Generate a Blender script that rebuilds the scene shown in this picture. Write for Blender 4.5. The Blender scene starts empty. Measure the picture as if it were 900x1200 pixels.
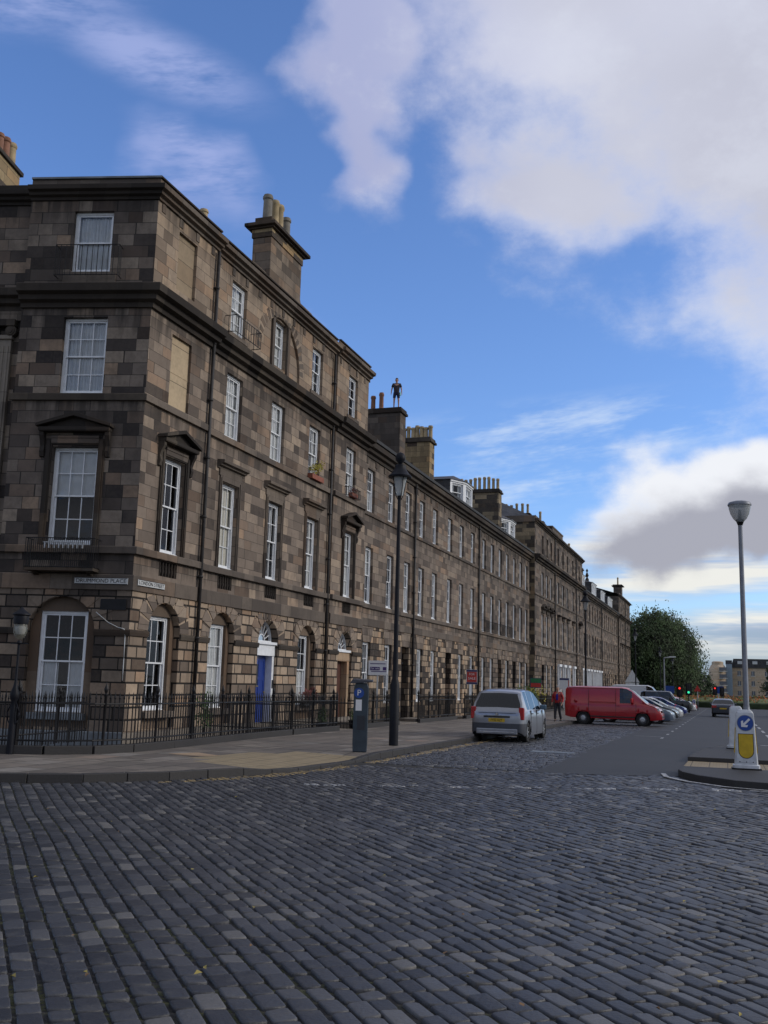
import bpy, bmesh, math, random
from math import sin, cos, pi, sqrt, radians
from mathutils import Vector, Matrix
random.seed(7)
scene = bpy.context.scene
COL = scene.collection
R = random.uniform
EYE = 1.6; SLOPE = 0.0068
def gz(x, y): return -SLOPE*y

# ------------------------------------------------------------------ node helpers
class NT:
    def __init__(s, tree): s.t = tree; s.n = tree.nodes; s.l = tree.links
    def node(s, typ, **kw):
        n = s.n.new(typ)
        for k, v in kw.items(): setattr(n, k, v)
        return n
    def put(s, sock, v):
        if v is None: return
        if hasattr(v, 'is_output') or hasattr(v, 'links'): s.l.new(v, sock)
        else:
            if isinstance(v, (tuple, list)) and len(v) == 3 and sock.type == 'RGBA': v = (*v, 1)
            sock.default_value = v
    def m(s, op, a, b=None, c=None, clamp=False):
        n = s.n.new('ShaderNodeMath'); n.operation = op; n.use_clamp = clamp
        s.put(n.inputs[0], a)
        if b is not None: s.put(n.inputs[1], b)
        if c is not None: s.put(n.inputs[2], c)
        return n.outputs[0]
    def mix(s, f, a, b, mode='MIX'):
        n = s.n.new('ShaderNodeMix'); n.data_type = 'RGBA'; n.blend_type = mode
        s.put(n.inputs[0], f); s.put(n.inputs[6], a); s.put(n.inputs[7], b)
        return n.outputs[2]
    def sstep(s, x, lo, hi):
        n = s.n.new('ShaderNodeMapRange'); n.interpolation_type = 'SMOOTHSTEP'
        s.put(n.inputs[0], x); s.put(n.inputs[1], lo); s.put(n.inputs[2], hi)
        n.inputs[3].default_value = 0; n.inputs[4].default_value = 1
        return n.outputs[0]
    def noise(s, vec, scale, detail=4, rough=.55, dim='3D'):
        n = s.n.new('ShaderNodeTexNoise'); n.noise_dimensions = dim
        if vec is not None: s.l.new(vec, n.inputs['Vector'])
        n.inputs['Scale'].default_value = scale; n.inputs['Detail'].default_value = detail
        n.inputs['Roughness'].default_value = rough
        return n.outputs[0]
    def xyz(s, x, y, z):
        n = s.n.new('ShaderNodeCombineXYZ')
        s.put(n.inputs[0], x); s.put(n.inputs[1], y); s.put(n.inputs[2], z)
        return n.outputs[0]
    def sep(s, v):
        n = s.n.new('ShaderNodeSeparateXYZ'); s.l.new(v, n.inputs[0]); return n.outputs
    def ramp(s, f, stops, interp='LINEAR'):
        n = s.n.new('ShaderNodeValToRGB'); cr = n.color_ramp; cr.interpolation = interp
        while len(cr.elements) < len(stops): cr.elements.new(.5)
        for e, (p, c) in zip(cr.elements, stops):
            e.position = p; e.color = (*c, 1) if len(c) == 3 else c
        s.put(n.inputs[0], f); return n.outputs[0]
    def bump(s, h, strength, dist):
        n = s.n.new('ShaderNodeBump'); s.put(n.inputs['Height'], h)
        n.inputs['Strength'].default_value = strength; n.inputs['Distance'].default_value = dist
        return n.outputs[0]

def newmat(name):
    m = bpy.data.materials.new(name); m.use_nodes = True
    nt = NT(m.node_tree); b = m.node_tree.nodes['Principled BSDF']
    return m, nt, b
def simple(name, col, rough=.6, metal=0, var=.15, scale=6, coat=0, spec=.5, bump=0, emit=None):
    m, nt, b = newmat(name)
    tc = nt.node('ShaderNodeTexCoord').outputs['Object']
    n = nt.noise(tc, scale, 5)
    f = nt.sstep(n, .3, .7)
    c = nt.mix(f, tuple(x*(1-var) for x in col), tuple(min(1, x*(1+var)) for x in col))
    nt.put(b.inputs['Base Color'], c)
    b.inputs['Roughness'].default_value = rough; b.inputs['Metallic'].default_value = metal
    b.inputs['Specular IOR Level'].default_value = spec
    b.inputs['Coat Weight'].default_value = coat; b.inputs['Coat Roughness'].default_value = .05
    if bump: nt.put(b.inputs['Normal'], nt.bump(nt.noise(tc, scale*5, 4), .5, bump))
    if emit: nt.put(b.inputs['Emission Color'], (*emit[:3], 1)); b.inputs['Emission Strength'].default_value = emit[3]
    return m

def stone(name, h, w, stops, joint=.01, jcol=(.05, .045, .04), bump=.006, soot=.5, sootcol=(.035, .032, .03), rough=.9, warp=.8, streak=.35):
    """coursed ashlar: every block takes its own colour from 'stops'; joints, soot patches and streaks on top"""
    m, nt, b = newmat(name)
    P = nt.sep(nt.node('ShaderNodeNewGeometry').outputs['Position'])
    pos = nt.node('ShaderNodeNewGeometry').outputs['Position']
    u = nt.m('ADD', P[0], P[1]); v = P[2]
    vh = nt.m('DIVIDE', v, h); row = nt.m('FLOOR', vh)
    wn = nt.node('ShaderNodeTexWhiteNoise', noise_dimensions='1D'); nt.put(wn.inputs['W'], row)
    u2 = nt.m('ADD', nt.m('DIVIDE', u, w), nt.m('MULTIPLY', wn.outputs[0], 9.7))
    u3 = nt.m('ADD', u2, nt.m('MULTIPLY', nt.m('SINE', nt.m('ADD', nt.m('MULTIPLY', u2, 2.3), nt.m('MULTIPLY', row, 2.9))), warp*.35))
    colm = nt.m('FLOOR', u3)
    w2 = nt.node('ShaderNodeTexWhiteNoise', noise_dimensions='3D'); nt.put(w2.inputs['Vector'], nt.xyz(row, colm, 3.3))
    rnd = w2.outputs[0]
    fv = nt.m('FRACT', vh); fu = nt.m('FRACT', u3)
    dv = nt.m('MULTIPLY', nt.m('MINIMUM', fv, nt.m('SUBTRACT', 1, fv)), h)
    du = nt.m('MULTIPLY', nt.m('MINIMUM', fu, nt.m('SUBTRACT', 1, fu)), w)
    jd = nt.m('MINIMUM', dv, du)
    mask = nt.sstep(jd, joint*.35, joint)
    nfine = nt.noise(pos, 9, 6, .65)
    nbig = nt.noise(pos, .33, 4, .6)
    nst = nt.noise(nt.xyz(nt.m('MULTIPLY', P[0], 1.0), nt.m('MULTIPLY', P[1], 1.0), nt.m('MULTIPLY', v, .13)), 2.4, 5, .6)
    rj = nt.m('ADD', rnd, nt.m('MULTIPLY', nt.m('SUBTRACT', nfine, .5), .06), clamp=True)
    hue = nt.sep(w2.outputs[1])[1]
    # dirtier zones push blocks towards the dark end
    rj = nt.m('SUBTRACT', rj, nt.m('MULTIPLY', nt.sstep(nbig, .45, .7), .28*soot), clamp=True)
    col = nt.ramp(rj, stops, 'LINEAR')
    col = nt.mix(nt.m('MULTIPLY', nt.sstep(hue, .7, .95), .55), col, nt.mix(1.0, col, (1.12, .88, .70), 'MULTIPLY'))
    col = nt.mix(nt.m('MULTIPLY', nt.sstep(nfine, .35, .75), .35), col, tuple(x*.62 for x in stops[len(stops)//2][1]))
    nmid = nt.noise(pos, 2.3, 5, .7)
    col = nt.mix(nt.m('MULTIPLY', nt.sstep(nmid, .42, .68), .32), col, tuple(x*.5 for x in stops[len(stops)//2][1]))
    col = nt.mix(nt.m('MULTIPLY', nt.sstep(nbig, .5, .72), soot*.45), col, sootcol)
    col = nt.mix(nt.m('MULTIPLY', nt.sstep(nst, .52, .72), streak), col, sootcol)
    wt = None
    for L_, H_ in ((15.5, 1.1), (12.1, 1.3), (9.3, 1.0), (4.9, .7)):
        a_ = nt.m('MULTIPLY', nt.sstep(v, L_-H_, L_-.05), nt.m('LESS_THAN', v, L_))
        wt = a_ if wt is None else nt.m('ADD', wt, a_)
    drip = nt.noise(nt.xyz(nt.m('MULTIPLY', P[0], 2.2), nt.m('MULTIPLY', P[1], 2.2), nt.m('MULTIPLY', v, .25)), 1.5, 4, .6)
    col = nt.mix(nt.m('MULTIPLY', nt.m('MULTIPLY', wt, nt.sstep(drip, .38, .62)), min(.75, .25+soot)), col, sootcol)
    col = nt.mix(1.0, col, (1.20, 1.12, 1.06), 'MULTIPLY')
    col = nt.mix(mask, jcol, col)
    nt.put(b.inputs['Base Color'], col)
    b.inputs['Roughness'].default_value = rough; b.inputs['Specular IOR Level'].default_value = .25
    hgt = nt.m('ADD', nt.m('MULTIPLY', mask, .7), nt.m('MULTIPLY', nfine, .3))
    nt.put(b.inputs['Normal'], nt.bump(hgt, .8, bump))
    return m

BUFF = [(0, (.06, .052, .048)), (.14, (.11, .095, .084)), (.35, (.17, .146, .126)), (.6, (.215, .184, .156)), (.85, (.27, .23, .19)), (1, (.34, .285, .225))]
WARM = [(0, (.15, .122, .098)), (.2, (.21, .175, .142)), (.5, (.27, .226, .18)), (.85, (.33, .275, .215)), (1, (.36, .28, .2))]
DARKM = [(0, (.025, .024, .026)), (.35, (.045, .04, .038)), (.5, (.10, .087, .073)), (.8, (.16, .14, .112)), (1, (.21, .18, .14))]
CHK = [(0, (.028, .025, .026)), (.42, (.04, .036, .034)), (.5, (.23, .19, .145)), (1, (.42, .345, .26))]
M = {}
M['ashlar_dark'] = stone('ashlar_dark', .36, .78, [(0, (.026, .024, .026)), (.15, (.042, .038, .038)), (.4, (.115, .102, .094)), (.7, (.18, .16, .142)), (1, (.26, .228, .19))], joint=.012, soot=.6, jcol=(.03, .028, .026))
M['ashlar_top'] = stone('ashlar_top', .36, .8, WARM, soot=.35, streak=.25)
M['ashlar'] = stone('ashlar', .33, .72, BUFF, soot=.45)
M['ashlar_b'] = stone('ashlar_b', .33, .75, [(0, (.07, .061, .056)), (.3, (.135, .117, .104)), (.7, (.20, .174, .151)), (1, (.27, .232, .19))], soot=.4, jcol=(.045, .04, .035))
M['ashlar_c'] = stone('ashlar_c', .36, .8, [(0, (.045, .04, .038)), (.25, (.09, .08, .073)), (.6, (.16, .141, .125)), (1, (.23, .2, .168))], soot=.55)
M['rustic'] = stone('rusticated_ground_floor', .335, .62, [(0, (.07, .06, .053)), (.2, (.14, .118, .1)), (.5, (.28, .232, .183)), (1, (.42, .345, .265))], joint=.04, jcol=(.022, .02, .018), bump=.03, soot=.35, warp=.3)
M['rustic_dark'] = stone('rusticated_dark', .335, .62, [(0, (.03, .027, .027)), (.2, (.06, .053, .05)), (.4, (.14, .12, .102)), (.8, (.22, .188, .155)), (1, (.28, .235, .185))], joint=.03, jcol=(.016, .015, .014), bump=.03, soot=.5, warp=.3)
M['rustic_b'] = stone('rusticated_chequered', .3, .42, CHK, joint=.025, jcol=(.02, .018, .017), bump=.02, soot=.15, warp=.3)
M['gable'] = stone('gable_rubble', .34, .8, [(0, (.035, .033, .033)), (.35, (.05, .046, .044)), (.45, (.18, .155, .11)), (1, (.30, .25, .17))], soot=.1, streak=.1)
M['chim_tan'] = stone('chimney_tan', .33, .7, [(0, (.04, .037, .037)), (.24, (.06, .054, .052)), (.3, (.24, .19, .115)), (1, (.33, .27, .165))], soot=.1, streak=.1)
M['chim_grey'] = stone('chimney_grey', .33, .7, [(0, (.06, .055, .052)), (.5, (.10, .09, .082)), (1, (.16, .142, .122))], soot=.3)
M['chim_brown'] = stone('chimney_brown', .36, .8, [(0, (.09, .078, .066)), (.5, (.17, .145, .12)), (1, (.25, .21, .165))], soot=.5)
M['trim'] = stone('band_stone', 3, 1.1, [(0, (.075, .067, .062)), (.5, (.125, .111, .098)), (1, (.18, .158, .135))], soot=.7, joint=.008)
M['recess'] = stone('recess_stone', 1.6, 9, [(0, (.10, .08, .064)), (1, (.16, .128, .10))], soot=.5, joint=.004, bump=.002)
M['trim_dark'] = stone('cornice_stone', 3, 1.3, [(0, (.025, .023, .022)), (.6, (.045, .04, .036)), (1, (.085, .075, .062))], soot=.6, joint=.008)
M['trim_pale'] = stone('base_stone', 1.2, 1.4, [(0, (.12, .115, .11)), (1, (.23, .215, .19))], soot=.4, joint=.008)
M['blind_cream'] = stone('blind_cream', 1.15, 6, [(0, (.40, .33, .23)), (1, (.44, .37, .26))], soot=0, streak=.08, joint=.012)
M['blind_tan'] = stone('blind_tan', .62, 6, [(0, (.22, .18, .13)), (1, (.30, .25, .18))], soot=0, streak=.1, joint=.01)
M['doorstone'] = stone('door_surround', .6, 2, [(0, (.30, .23, .16)), (1, (.36, .28, .2))], soot=0, streak=.1, joint=.006)
M['white'] = simple('white_paint', (.78, .80, .83), .45, var=.06)
M['offwhite'] = simple('offwhite_paint', (.55, .56, .56), .5, var=.1)
M['black_iron'] = simple('black_iron', (.008, .008, .010), .5, spec=.3, var=.3)
M['lamp_paint'] = simple('navy_black_paint', (.005, .006, .011), .55, spec=.25, var=.2)
M['pipe'] = simple('pipe_black', (.02, .018, .018), .6, var=.4)
M['slate'] = stone('slate', .22, .3, [(0, (.035, .038, .045)), (1, (.075, .08, .09))], joint=.008, jcol=(.02, .02, .022), soot=.2, bump=.01, rough=.6)
M['lead'] = simple('lead_flashing', (.16, .18, .2), .55, var=.3, scale=2)
M['blue_door'] = simple('blue_door', (.012, .04, .24), .3, var=.08, coat=.3)
M['brown_door'] = simple('brown_door', (.10, .045, .035), .4, var=.15)
M['dark_door'] = simple('dark_door', (.02, .022, .03), .4)
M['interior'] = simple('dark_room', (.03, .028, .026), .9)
M['curtain'] = simple('curtain', (.78, .78, .76), .9, var=.08, scale=3)
M['blindcloth'] = simple('window_blind', (.68, .64, .54), .9, var=.06)
M['shutter'] = simple('shutter', (.5, .5, .5), .7, var=.1)
M['pot_buff'] = simple('chimney_pot_buff', (.40, .31, .18), .8, var=.2, scale=3)
M['pot_red'] = simple('chimney_pot_red', (.26, .125, .08), .8, var=.25, scale=3)
M['pot_grey'] = simple('chimney_pot_grey', (.2, .185, .16), .8, var=.2, scale=3)
M['leaf'] = simple('leaves', (.05, .10, .02), .7, var=.5, scale=2)
M['leaf_yellow'] = simple('yellow_leaves', (.28, .24, .03), .7, var=.5, scale=8)
M['flower_red'] = simple('red_flowers', (.13, .035, .03), .7, var=.4, scale=8)
M['terracotta'] = simple('terracotta', (.25, .08, .05), .8)
M['soil'] = simple('planter_dark', (.015, .015, .017), .6)

def glass_mat(name, tint=(.93, .95, .97), refl=.0):
    m, nt, b = newmat(name)
    nt.n.remove(b)
    out = nt.n['Material Output']
    g = nt.node('ShaderNodeBsdfGlossy'); g.inputs['Roughness'].default_value = .02; g.inputs['Color'].default_value = (.9, .93, 1, 1)
    t = nt.node('ShaderNodeBsdfTransparent'); t.inputs['Color'].default_value = (*tint, 1)
    fr = nt.node('ShaderNodeFresnel'); fr.inputs['IOR'].default_value = 1.5
    pos = nt.node('ShaderNodeTexCoord').outputs['Object']
    bp = nt.bump(nt.noise(pos, 1.7, 2), .12, .05); nt.put(g.inputs['Normal'], bp)
    f = nt.m('ADD', nt.m('MULTIPLY', fr.outputs[0], .8), refl, clamp=True)
    mx = nt.node('ShaderNodeMixShader'); nt.put(mx.inputs[0], f); nt.l.new(t.outputs[0], mx.inputs[1]); nt.l.new(g.outputs[0], mx.inputs[2])
    nt.l.new(mx.outputs[0], out.inputs[0])
    return m
M['glass'] = glass_mat('window_glass', refl=.0)
def frosted(name, col, a):
    m, nt, b = newmat(name)
    b.inputs['Base Color'].default_value = (*col, 1); b.inputs['Roughness'].default_value = .15; b.inputs['Alpha'].default_value = a
    b.inputs['Specular IOR Level'].default_value = .6
    return m
M['lampglass'] = frosted('lamp_glass', (.46, .49, .5), .7)

# ------------------------------------------------------------------ mesh helpers
ORG = {}
class MB:
    def __init__(s): s.v = []; s.f = []; s.mi = []; s.smooth = []; s.marks = []
    def mark(s, name): s.marks.append((len(s.v), len(s.f), name))
    def add(s, vs, fs, sm=False, mi=0):
        o = len(s.v); s.v += [tuple(p) for p in vs]
        for f in fs: s.f.append(tuple(i+o for i in f)); s.mi.append(mi); s.smooth.append(sm)
    def quad(s, a, b, c, d, mi=0): s.add([a, b, c, d], [(0, 1, 2, 3)], mi=mi)
    def hexa(s, P, mi=0): s.add(P, [(0, 3, 2, 1), (4, 5, 6, 7), (0, 1, 5, 4), (1, 2, 6, 5), (2, 3, 7, 6), (3, 0, 4, 7)], mi=mi)
    def box(s, x0, x1, y0, y1, z0, z1, mi=0):
        s.hexa([(x0, y0, z0), (x1, y0, z0), (x1, y1, z0), (x0, y1, z0), (x0, y0, z1), (x1, y0, z1), (x1, y1, z1), (x0, y1, z1)], mi)
    def fbox(s, fr, u0, u1, v0, v1, w0, w1, mi=0):
        p = fr.p
        s.hexa([p(u0, w0, v0), p(u1, w0, v0), p(u1, w1, v0), p(u0, w1, v0), p(u0, w0, v1), p(u1, w0, v1), p(u1, w1, v1), p(u0, w1, v1)], mi)
    def profile(s, fr, u0, u1, pts):
        """extrude closed (w,v) polygon along u"""
        n = len(pts); a = [fr.p(u0, w, v) for w, v in pts]; b = [fr.p(u1, w, v) for w, v in pts]
        s.add(a+b, [tuple(range(n))[::-1], tuple(range(n, 2*n))]+[(i, (i+1) % n, n+(i+1) % n, n+i) for i in range(n)])
    def extr(s, fr, pts, w0, w1, mi=0):
        """extrude closed (u,v) polygon along w"""
        n = len(pts); a = [fr.p(u, w0, v) for u, v in pts]; b = [fr.p(u, w1, v) for u, v in pts]
        s.add(a+b, [tuple(range(n))[::-1], tuple(range(n, 2*n))]+[(i, (i+1) % n, n+(i+1) % n, n+i) for i in range(n)], mi=mi)
    def cyl(s, p0, p1, r0, r1=None, n=10, cap=True, sm=True, mi=0):
        r1 = r0 if r1 is None else r1
        p0 = Vector(p0); p1 = Vector(p1); d = (p1-p0).normalized()
        a = d.orthogonal().normalized(); b = d.cross(a)
        vs = [p0+(a*cos(2*pi*i/n)+b*sin(2*pi*i/n))*r0 for i in range(n)]+[p1+(a*cos(2*pi*i/n)+b*sin(2*pi*i/n))*r1 for i in range(n)]
        s.add(vs, [(i, (i+1) % n, n+(i+1) % n, n+i) for i in range(n)], sm, mi)
        if cap: s.add(vs[:n], [tuple(range(n))[::-1]], mi=mi); s.add(vs[n:], [tuple(range(n))], mi=mi)
    def tube(s, pts, r, n=6, sm=True, mi=0):
        for a, b in zip(pts[:-1], pts[1:]): s.cyl(a, b, r, r, n, True, sm, mi)
    def lathe(s, c, prof, n=16, sm=True, mi=0, a0=0):
        cx, cy, cz = c; vs = []
        for r, z in prof: vs += [(cx+r*cos(a0+2*pi*i/n), cy+r*sin(a0+2*pi*i/n), cz+z) for i in range(n)]
        fs = [(k*n+i, k*n+(i+1) % n, (k+1)*n+(i+1) % n, (k+1)*n+i) for k in range(len(prof)-1) for i in range(n)]
        s.add(vs, fs, sm, mi)
        s.add(vs[:n], [tuple(range(n))[::-1]], mi=mi); s.add(vs[-n:], [tuple(range(n))], mi=mi)
    def build(s, name, mat, parent=None, local=False, recalc=True, bevel=0, loc=None):
        if s.marks:
            ms = s.marks; out = None
            if ms[0][1] > 0: ms = [(0, 0, name)]+ms
            for k, (v0, f0, nm) in enumerate(ms):
                v1, f1 = (ms[k+1][0], ms[k+1][1]) if k+1 < len(ms) else (len(s.v), len(s.f))
                if f1 <= f0: continue
                m = MB(); m.v = s.v[v0:v1]; m.f = [tuple(i-v0 for i in f) for f in s.f[f0:f1]]; m.mi = s.mi[f0:f1]; m.smooth = s.smooth[f0:f1]
                out = m.build(nm or name, mat, parent, local, recalc, bevel, loc)
            return out
        me = bpy.data.meshes.new(name)
        o = ORG.get(parent.name, Vector((0, 0, 0))) if (parent and not local) else Vector((0, 0, 0))
        if loc is not None: o = Vector(loc)
        vs = [(v[0]-o.x, v[1]-o.y, v[2]-o.z) for v in s.v]
        me.from_pydata(vs, [], s.f)
        me.polygons.foreach_set('use_smooth', s.smooth)
        mats = mat if isinstance(mat, (list, tuple)) else [mat]
        for q in mats: me.materials.append(q)
        me.polygons.foreach_set('material_index', s.mi)
        if recalc:
            bm = bmesh.new(); bm.from_mesh(me); bmesh.ops.remove_doubles(bm, verts=bm.verts, dist=1e-5)
            bmesh.ops.recalc_face_normals(bm, faces=bm.faces)
            for e in bm.edges:
                if len(e.link_faces) == 2 and e.calc_face_angle(0) > .7: e.smooth = False
            bm.to_mesh(me); bm.free()
        ob = bpy.data.objects.new(name, me); COL.objects.link(ob)
        if parent: ob.parent = parent; ORG[ob.name] = ORG.get(parent.name, Vector((0, 0, 0)))
        if loc is not None: ob.location = Vector(loc)-(ORG.get(parent.name, Vector()) if parent else Vector())
        if bevel:
            b = ob.modifiers.new('b', 'BEVEL'); b.width = bevel; b.segments = 2; b.limit_method = 'ANGLE'
        return ob
class Fr:
    def __init__(s, ox, oy, ang): s.o = (ox, oy); s.a = ang; s.U = (cos(ang), sin(ang)); s.N = (sin(ang), -cos(ang))
    def p(s, u, w, v): return (s.o[0]+s.U[0]*u+s.N[0]*w, s.o[1]+s.U[1]*u+s.N[1]*w, v)
def tag(o, label=None, cat=None, group=None, kind=None):
    if label: o['label'] = label
    if cat: o['category'] = cat
    if group: o['group'] = group
    if kind: o['kind'] = kind
    return o
def thing(name, label, cat, loc, group=None, rz=0):
    o = bpy.data.objects.new(name, None); COL.objects.link(o); o.location = loc; o.rotation_euler = (0, 0, rz)
    o.empty_display_size = .2
    ORG[o.name] = Vector(loc)
    return tag(o, label, cat, group)
def struct(o): o['kind'] = 'structure'; return o
def copy_tree(o, parent=None):
    c = o.copy(); COL.objects.link(c); c.parent = parent
    for ch in list(o.children): copy_tree(ch, c)
    return c
def textmesh(name, s, size, org, U, V, N, mat, parent, off=.004, local=False, ext=.001, sx=1.0, align='CENTER'):
    cu = bpy.data.curves.new(name, 'FONT'); cu.body = s; cu.size = size; cu.align_x = align; cu.align_y = 'CENTER'; cu.extrude = ext; cu.resolution_u = 3
    ob = bpy.data.objects.new('t', cu); COL.objects.link(ob)
    bpy.context.view_layer.update()
    me = bpy.data.meshes.new_from_object(ob.evaluated_get(bpy.context.evaluated_depsgraph_get()))
    COL.objects.unlink(ob); bpy.data.objects.remove(ob)
    me.name = name
    o = Vector((0, 0, 0)) if local else ORG.get(parent.name, Vector((0, 0, 0)))
    U = Vector(U); V = Vector(V); N = Vector(N); org = Vector(org)
    for v in me.vertices: v.co = org+U*v.co.x*sx+V*v.co.y+N*(off+v.co.z)-o
    me.materials.clear(); me.materials.append(mat)
    t = bpy.data.objects.new(name, me); COL.objects.link(t); t.parent = parent
    ORG[t.name] = ORG.get(parent.name, Vector((0, 0, 0)))
    return t

# ------------------------------------------------------------------ facade pieces
def wallgrid(mb, fr, u0, u1, v0, v1, holes, w=0.0, depth=.22, mi=0):
    """holes: (u0,u1,v0,v1,arch) - arch: v1 is the springing, semicircle above"""
    bb = []
    for h in holes:
        a, b, c, d = h[:4]; top = d+(b-a)/2 if len(h) > 4 and h[4] else d
        bb.append((a, b, c, top))
    us = sorted(set([u0, u1]+[x for h in bb for x in h[:2] if u0 < x < u1])); vs = sorted(set([v0, v1]+[x for h in bb for x in h[2:] if v0 < x < v1]))
    for i in range(len(us)-1):
        for j in range(len(vs)-1):
            cu = (us[i]+us[i+1])/2; cv = (vs[j]+vs[j+1])/2
            if any(a < cu < b and c < cv < d for a, b, c, d in bb): continue
            mb.quad(fr.p(us[i], w, vs[j]), fr.p(us[i+1], w, vs[j]), fr.p(us[i+1], w, vs[j+1]), fr.p(us[i], w, vs[j+1]), mi)
    for h in holes:
        a, b, c, d = h[:4]; arch = len(h) > 4 and h[4]; dp = h[5] if len(h) > 5 else depth
        q = w-dp
        mb.quad(fr.p(a, w, c), fr.p(b, w, c), fr.p(b, q, c), fr.p(a, q, c), mi)
        mb.quad(fr.p(a, w, c), fr.p(a, w, d), fr.p(a, q, d), fr.p(a, q, c), mi)
        mb.quad(fr.p(b, w, c), fr.p(b, w, d), fr.p(b, q, d), fr.p(b, q, c), mi)
        if not arch: mb.quad(fr.p(a, w, d), fr.p(b, w, d), fr.p(b, q, d), fr.p(a, q, d), mi)
        else:
            r = (b-a)/2; cu = (a+b)/2; n = 14
            pts = [(cu-r*cos(pi*k/n), d+r*sin(pi*k/n)) for k in range(n+1)]
            for (x0, z0), (x1, z1) in zip(pts[:-1], pts[1:]):
                mb.quad(fr.p(x0, w, z0), fr.p(x1, w, z1), fr.p(x1, w, d+r), fr.p(x0, w, d+r), mi)
                mb.quad(fr.p(x0, w, z0), fr.p(x1, w, z1), fr.p(x1, q, z1), fr.p(x0, q, z0), mi)
WCACHE = {}
def sash(w, h, cols, rows, key=''):
    """sash window in local space: x along the wall, y inwards, z up from the sill"""
    k = (round(w, 2), round(h, 2), cols, rows)
    if k in WCACHE: return WCACHE[k]
    f = Fr(0, 0, 0); mb = MB(); pm = MB()
    e = .07
    for a, b, c, d in ((-w/2, -w/2+e, 0, h), (w/2-e, w/2, 0, h), (-w/2+e, w/2-e, h-e, h), (-w/2+e, w/2-e, 0, .05)):
        mb.box(a, b, 0, .14, c, d)
    mb.box(-w/2-.0, w/2, -.045, 0, -.045, .03)
    hw = w/2-e; mid = h*.5; st = .05
    for z0, z1, y0 in ((mid-.02, h-e, .03), (.05, mid+.02, .075)):
        y1 = y0+.04
        mb.box(-hw, -hw+st, y0, y1, z0, z1); mb.box(hw-st, hw, y0, y1, z0, z1)
        mb.box(-hw+st, hw-st, y0, y1, z1-.045, z1); mb.box(-hw+st, hw-st, y0, y1, z0, z0+(.08 if y0 > .05 else .045))
        a0, a1, b0, b1 = -hw+st, hw-st, z0+.05, z1-.045
        for c in range(1, cols):
            x = a0+(a1-a0)*c/cols; mb.box(x-.013, x+.013, y0+.006, y1-.006, b0, b1)
        for r_ in range(1, rows):
            z = b0+(b1-b0)*r_/rows; mb.box(a0, a1, y0+.008, y1-.008, z-.013, z+.013)
        pm.quad((a0, y0+.02, b0-.02), (a1, y0+.02, b0-.02), (a1, y0+.02, b1+.02), (a0, y0+.02, b1+.02))
    def mesh(m, n, mat):
        o = m.build(n, mat, recalc=(n == 'window')); me = o.data; COL.objects.unlink(o); bpy.data.objects.remove(o); return me
    WCACHE[k] = (mesh(mb, 'window', M['white']), mesh(pm, 'pane', M['glass']))
    return WCACHE[k]
CCACHE = {}
def curtain_mesh(w, h, kind):
    k = (round(w, 2), round(h, 2), kind)
    if k in CCACHE: return CCACHE[k]
    mb = MB(); mat = M['curtain']
    def drape(x0, x1, z0, z1, amp=.015, y=.135):
        n = max(4, int((x1-x0)/.03)); pts = [(x0+(x1-x0)*i/n, y+amp*sin(i*1.9)+amp*.5*sin(i*.7)) for i in range(n+1)]
        for (a, b), (c, d) in zip(pts[:-1], pts[1:]): mb.quad((a, b, z0), (c, d, z0), (c, d, z1), (a, b, z1))
    if kind == 'blind_full': drape(-w/2+.08, w/2-.08, .05, h, .001); mat = M['blindcloth']
    elif kind == 'blind_half': drape(-w/2+.08, w/2-.08, h*.5, h, .001); mat = M['curtain']
    elif kind == 'nets': drape(-w/2+.08, w/2-.08, .05, h, .02)
    elif kind == 'low_blind': drape(-w/2+.08, -.14, .05, h*.5, .004); drape(.14, w/2-.08, .05, h*.5, .004)
    elif kind == 'lower_nets': drape(-w/2+.08, w/2-.08, .05, h*.48, .01)
    elif kind == 'sides': drape(-w/2+.08, -w/2+.34, .05, h); drape(w/2-.34, w/2-.08, .05, h)
    elif kind == 'shutters':
        mb.box(-w/2+.08, -w/2+.3, .2, .23, .05, h); mb.box(w/2-.3, w/2-.08, .2, .23, .05, h); mat = M['shutter']
    o = mb.build('curtain', mat, recalc=False); me = o.data; COL.objects.unlink(o); bpy.data.objects.remove(o)
    CCACHE[k] = me; return me
KINDS = ['sides', 'shutters', 'blind_half', 'nets', 'sides', 'none', 'none', 'shutters', 'lower_nets', 'sides']
def put_window(parent, fr, cu, v0, w, h, depth, cols=3, rows=2, kind=None):
    fm, pmesh = sash(w, h, cols, rows)
    p = fr.p(cu, -depth, v0); O = ORG[parent.name]
    win = bpy.data.objects.new('window', fm); COL.objects.link(win); win.parent = parent
    win.location = Vector(p)-O; win.rotation_euler = (0, 0, fr.a)
    pn = bpy.data.objects.new('pane', pmesh); COL.objects.link(pn); pn.parent = win
    if kind is None: kind = random.choice(KINDS)
    if kind != 'none':
        c = bpy.data.objects.new('curtain', curtain_mesh(w, h, kind)); COL.objects.link(c); c.parent = win
    return win
def cornice(mb, fr, u0, u1, v0, v1, proj, ret0=0, ret1=0):
    """stepped classical cornice between v0 and v1"""
    h = v1-v0
    pts = [(-.05, v0), (proj*.18, v0), (proj*.22, v0+h*.22), (proj*.55, v0+h*.30), (proj*.6, v0+h*.52), (proj*.95, v0+h*.60), (proj, v0+h*.95), (proj*.9, v1), (-.05, v1+.03)]
    mb.profile(fr, u0-ret0, u1+ret1, pts)
def band(mb, fr, u0, u1, v0, v1, proj): mb.fbox(fr, u0, u1, v0, v1, -.05, proj)
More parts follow.
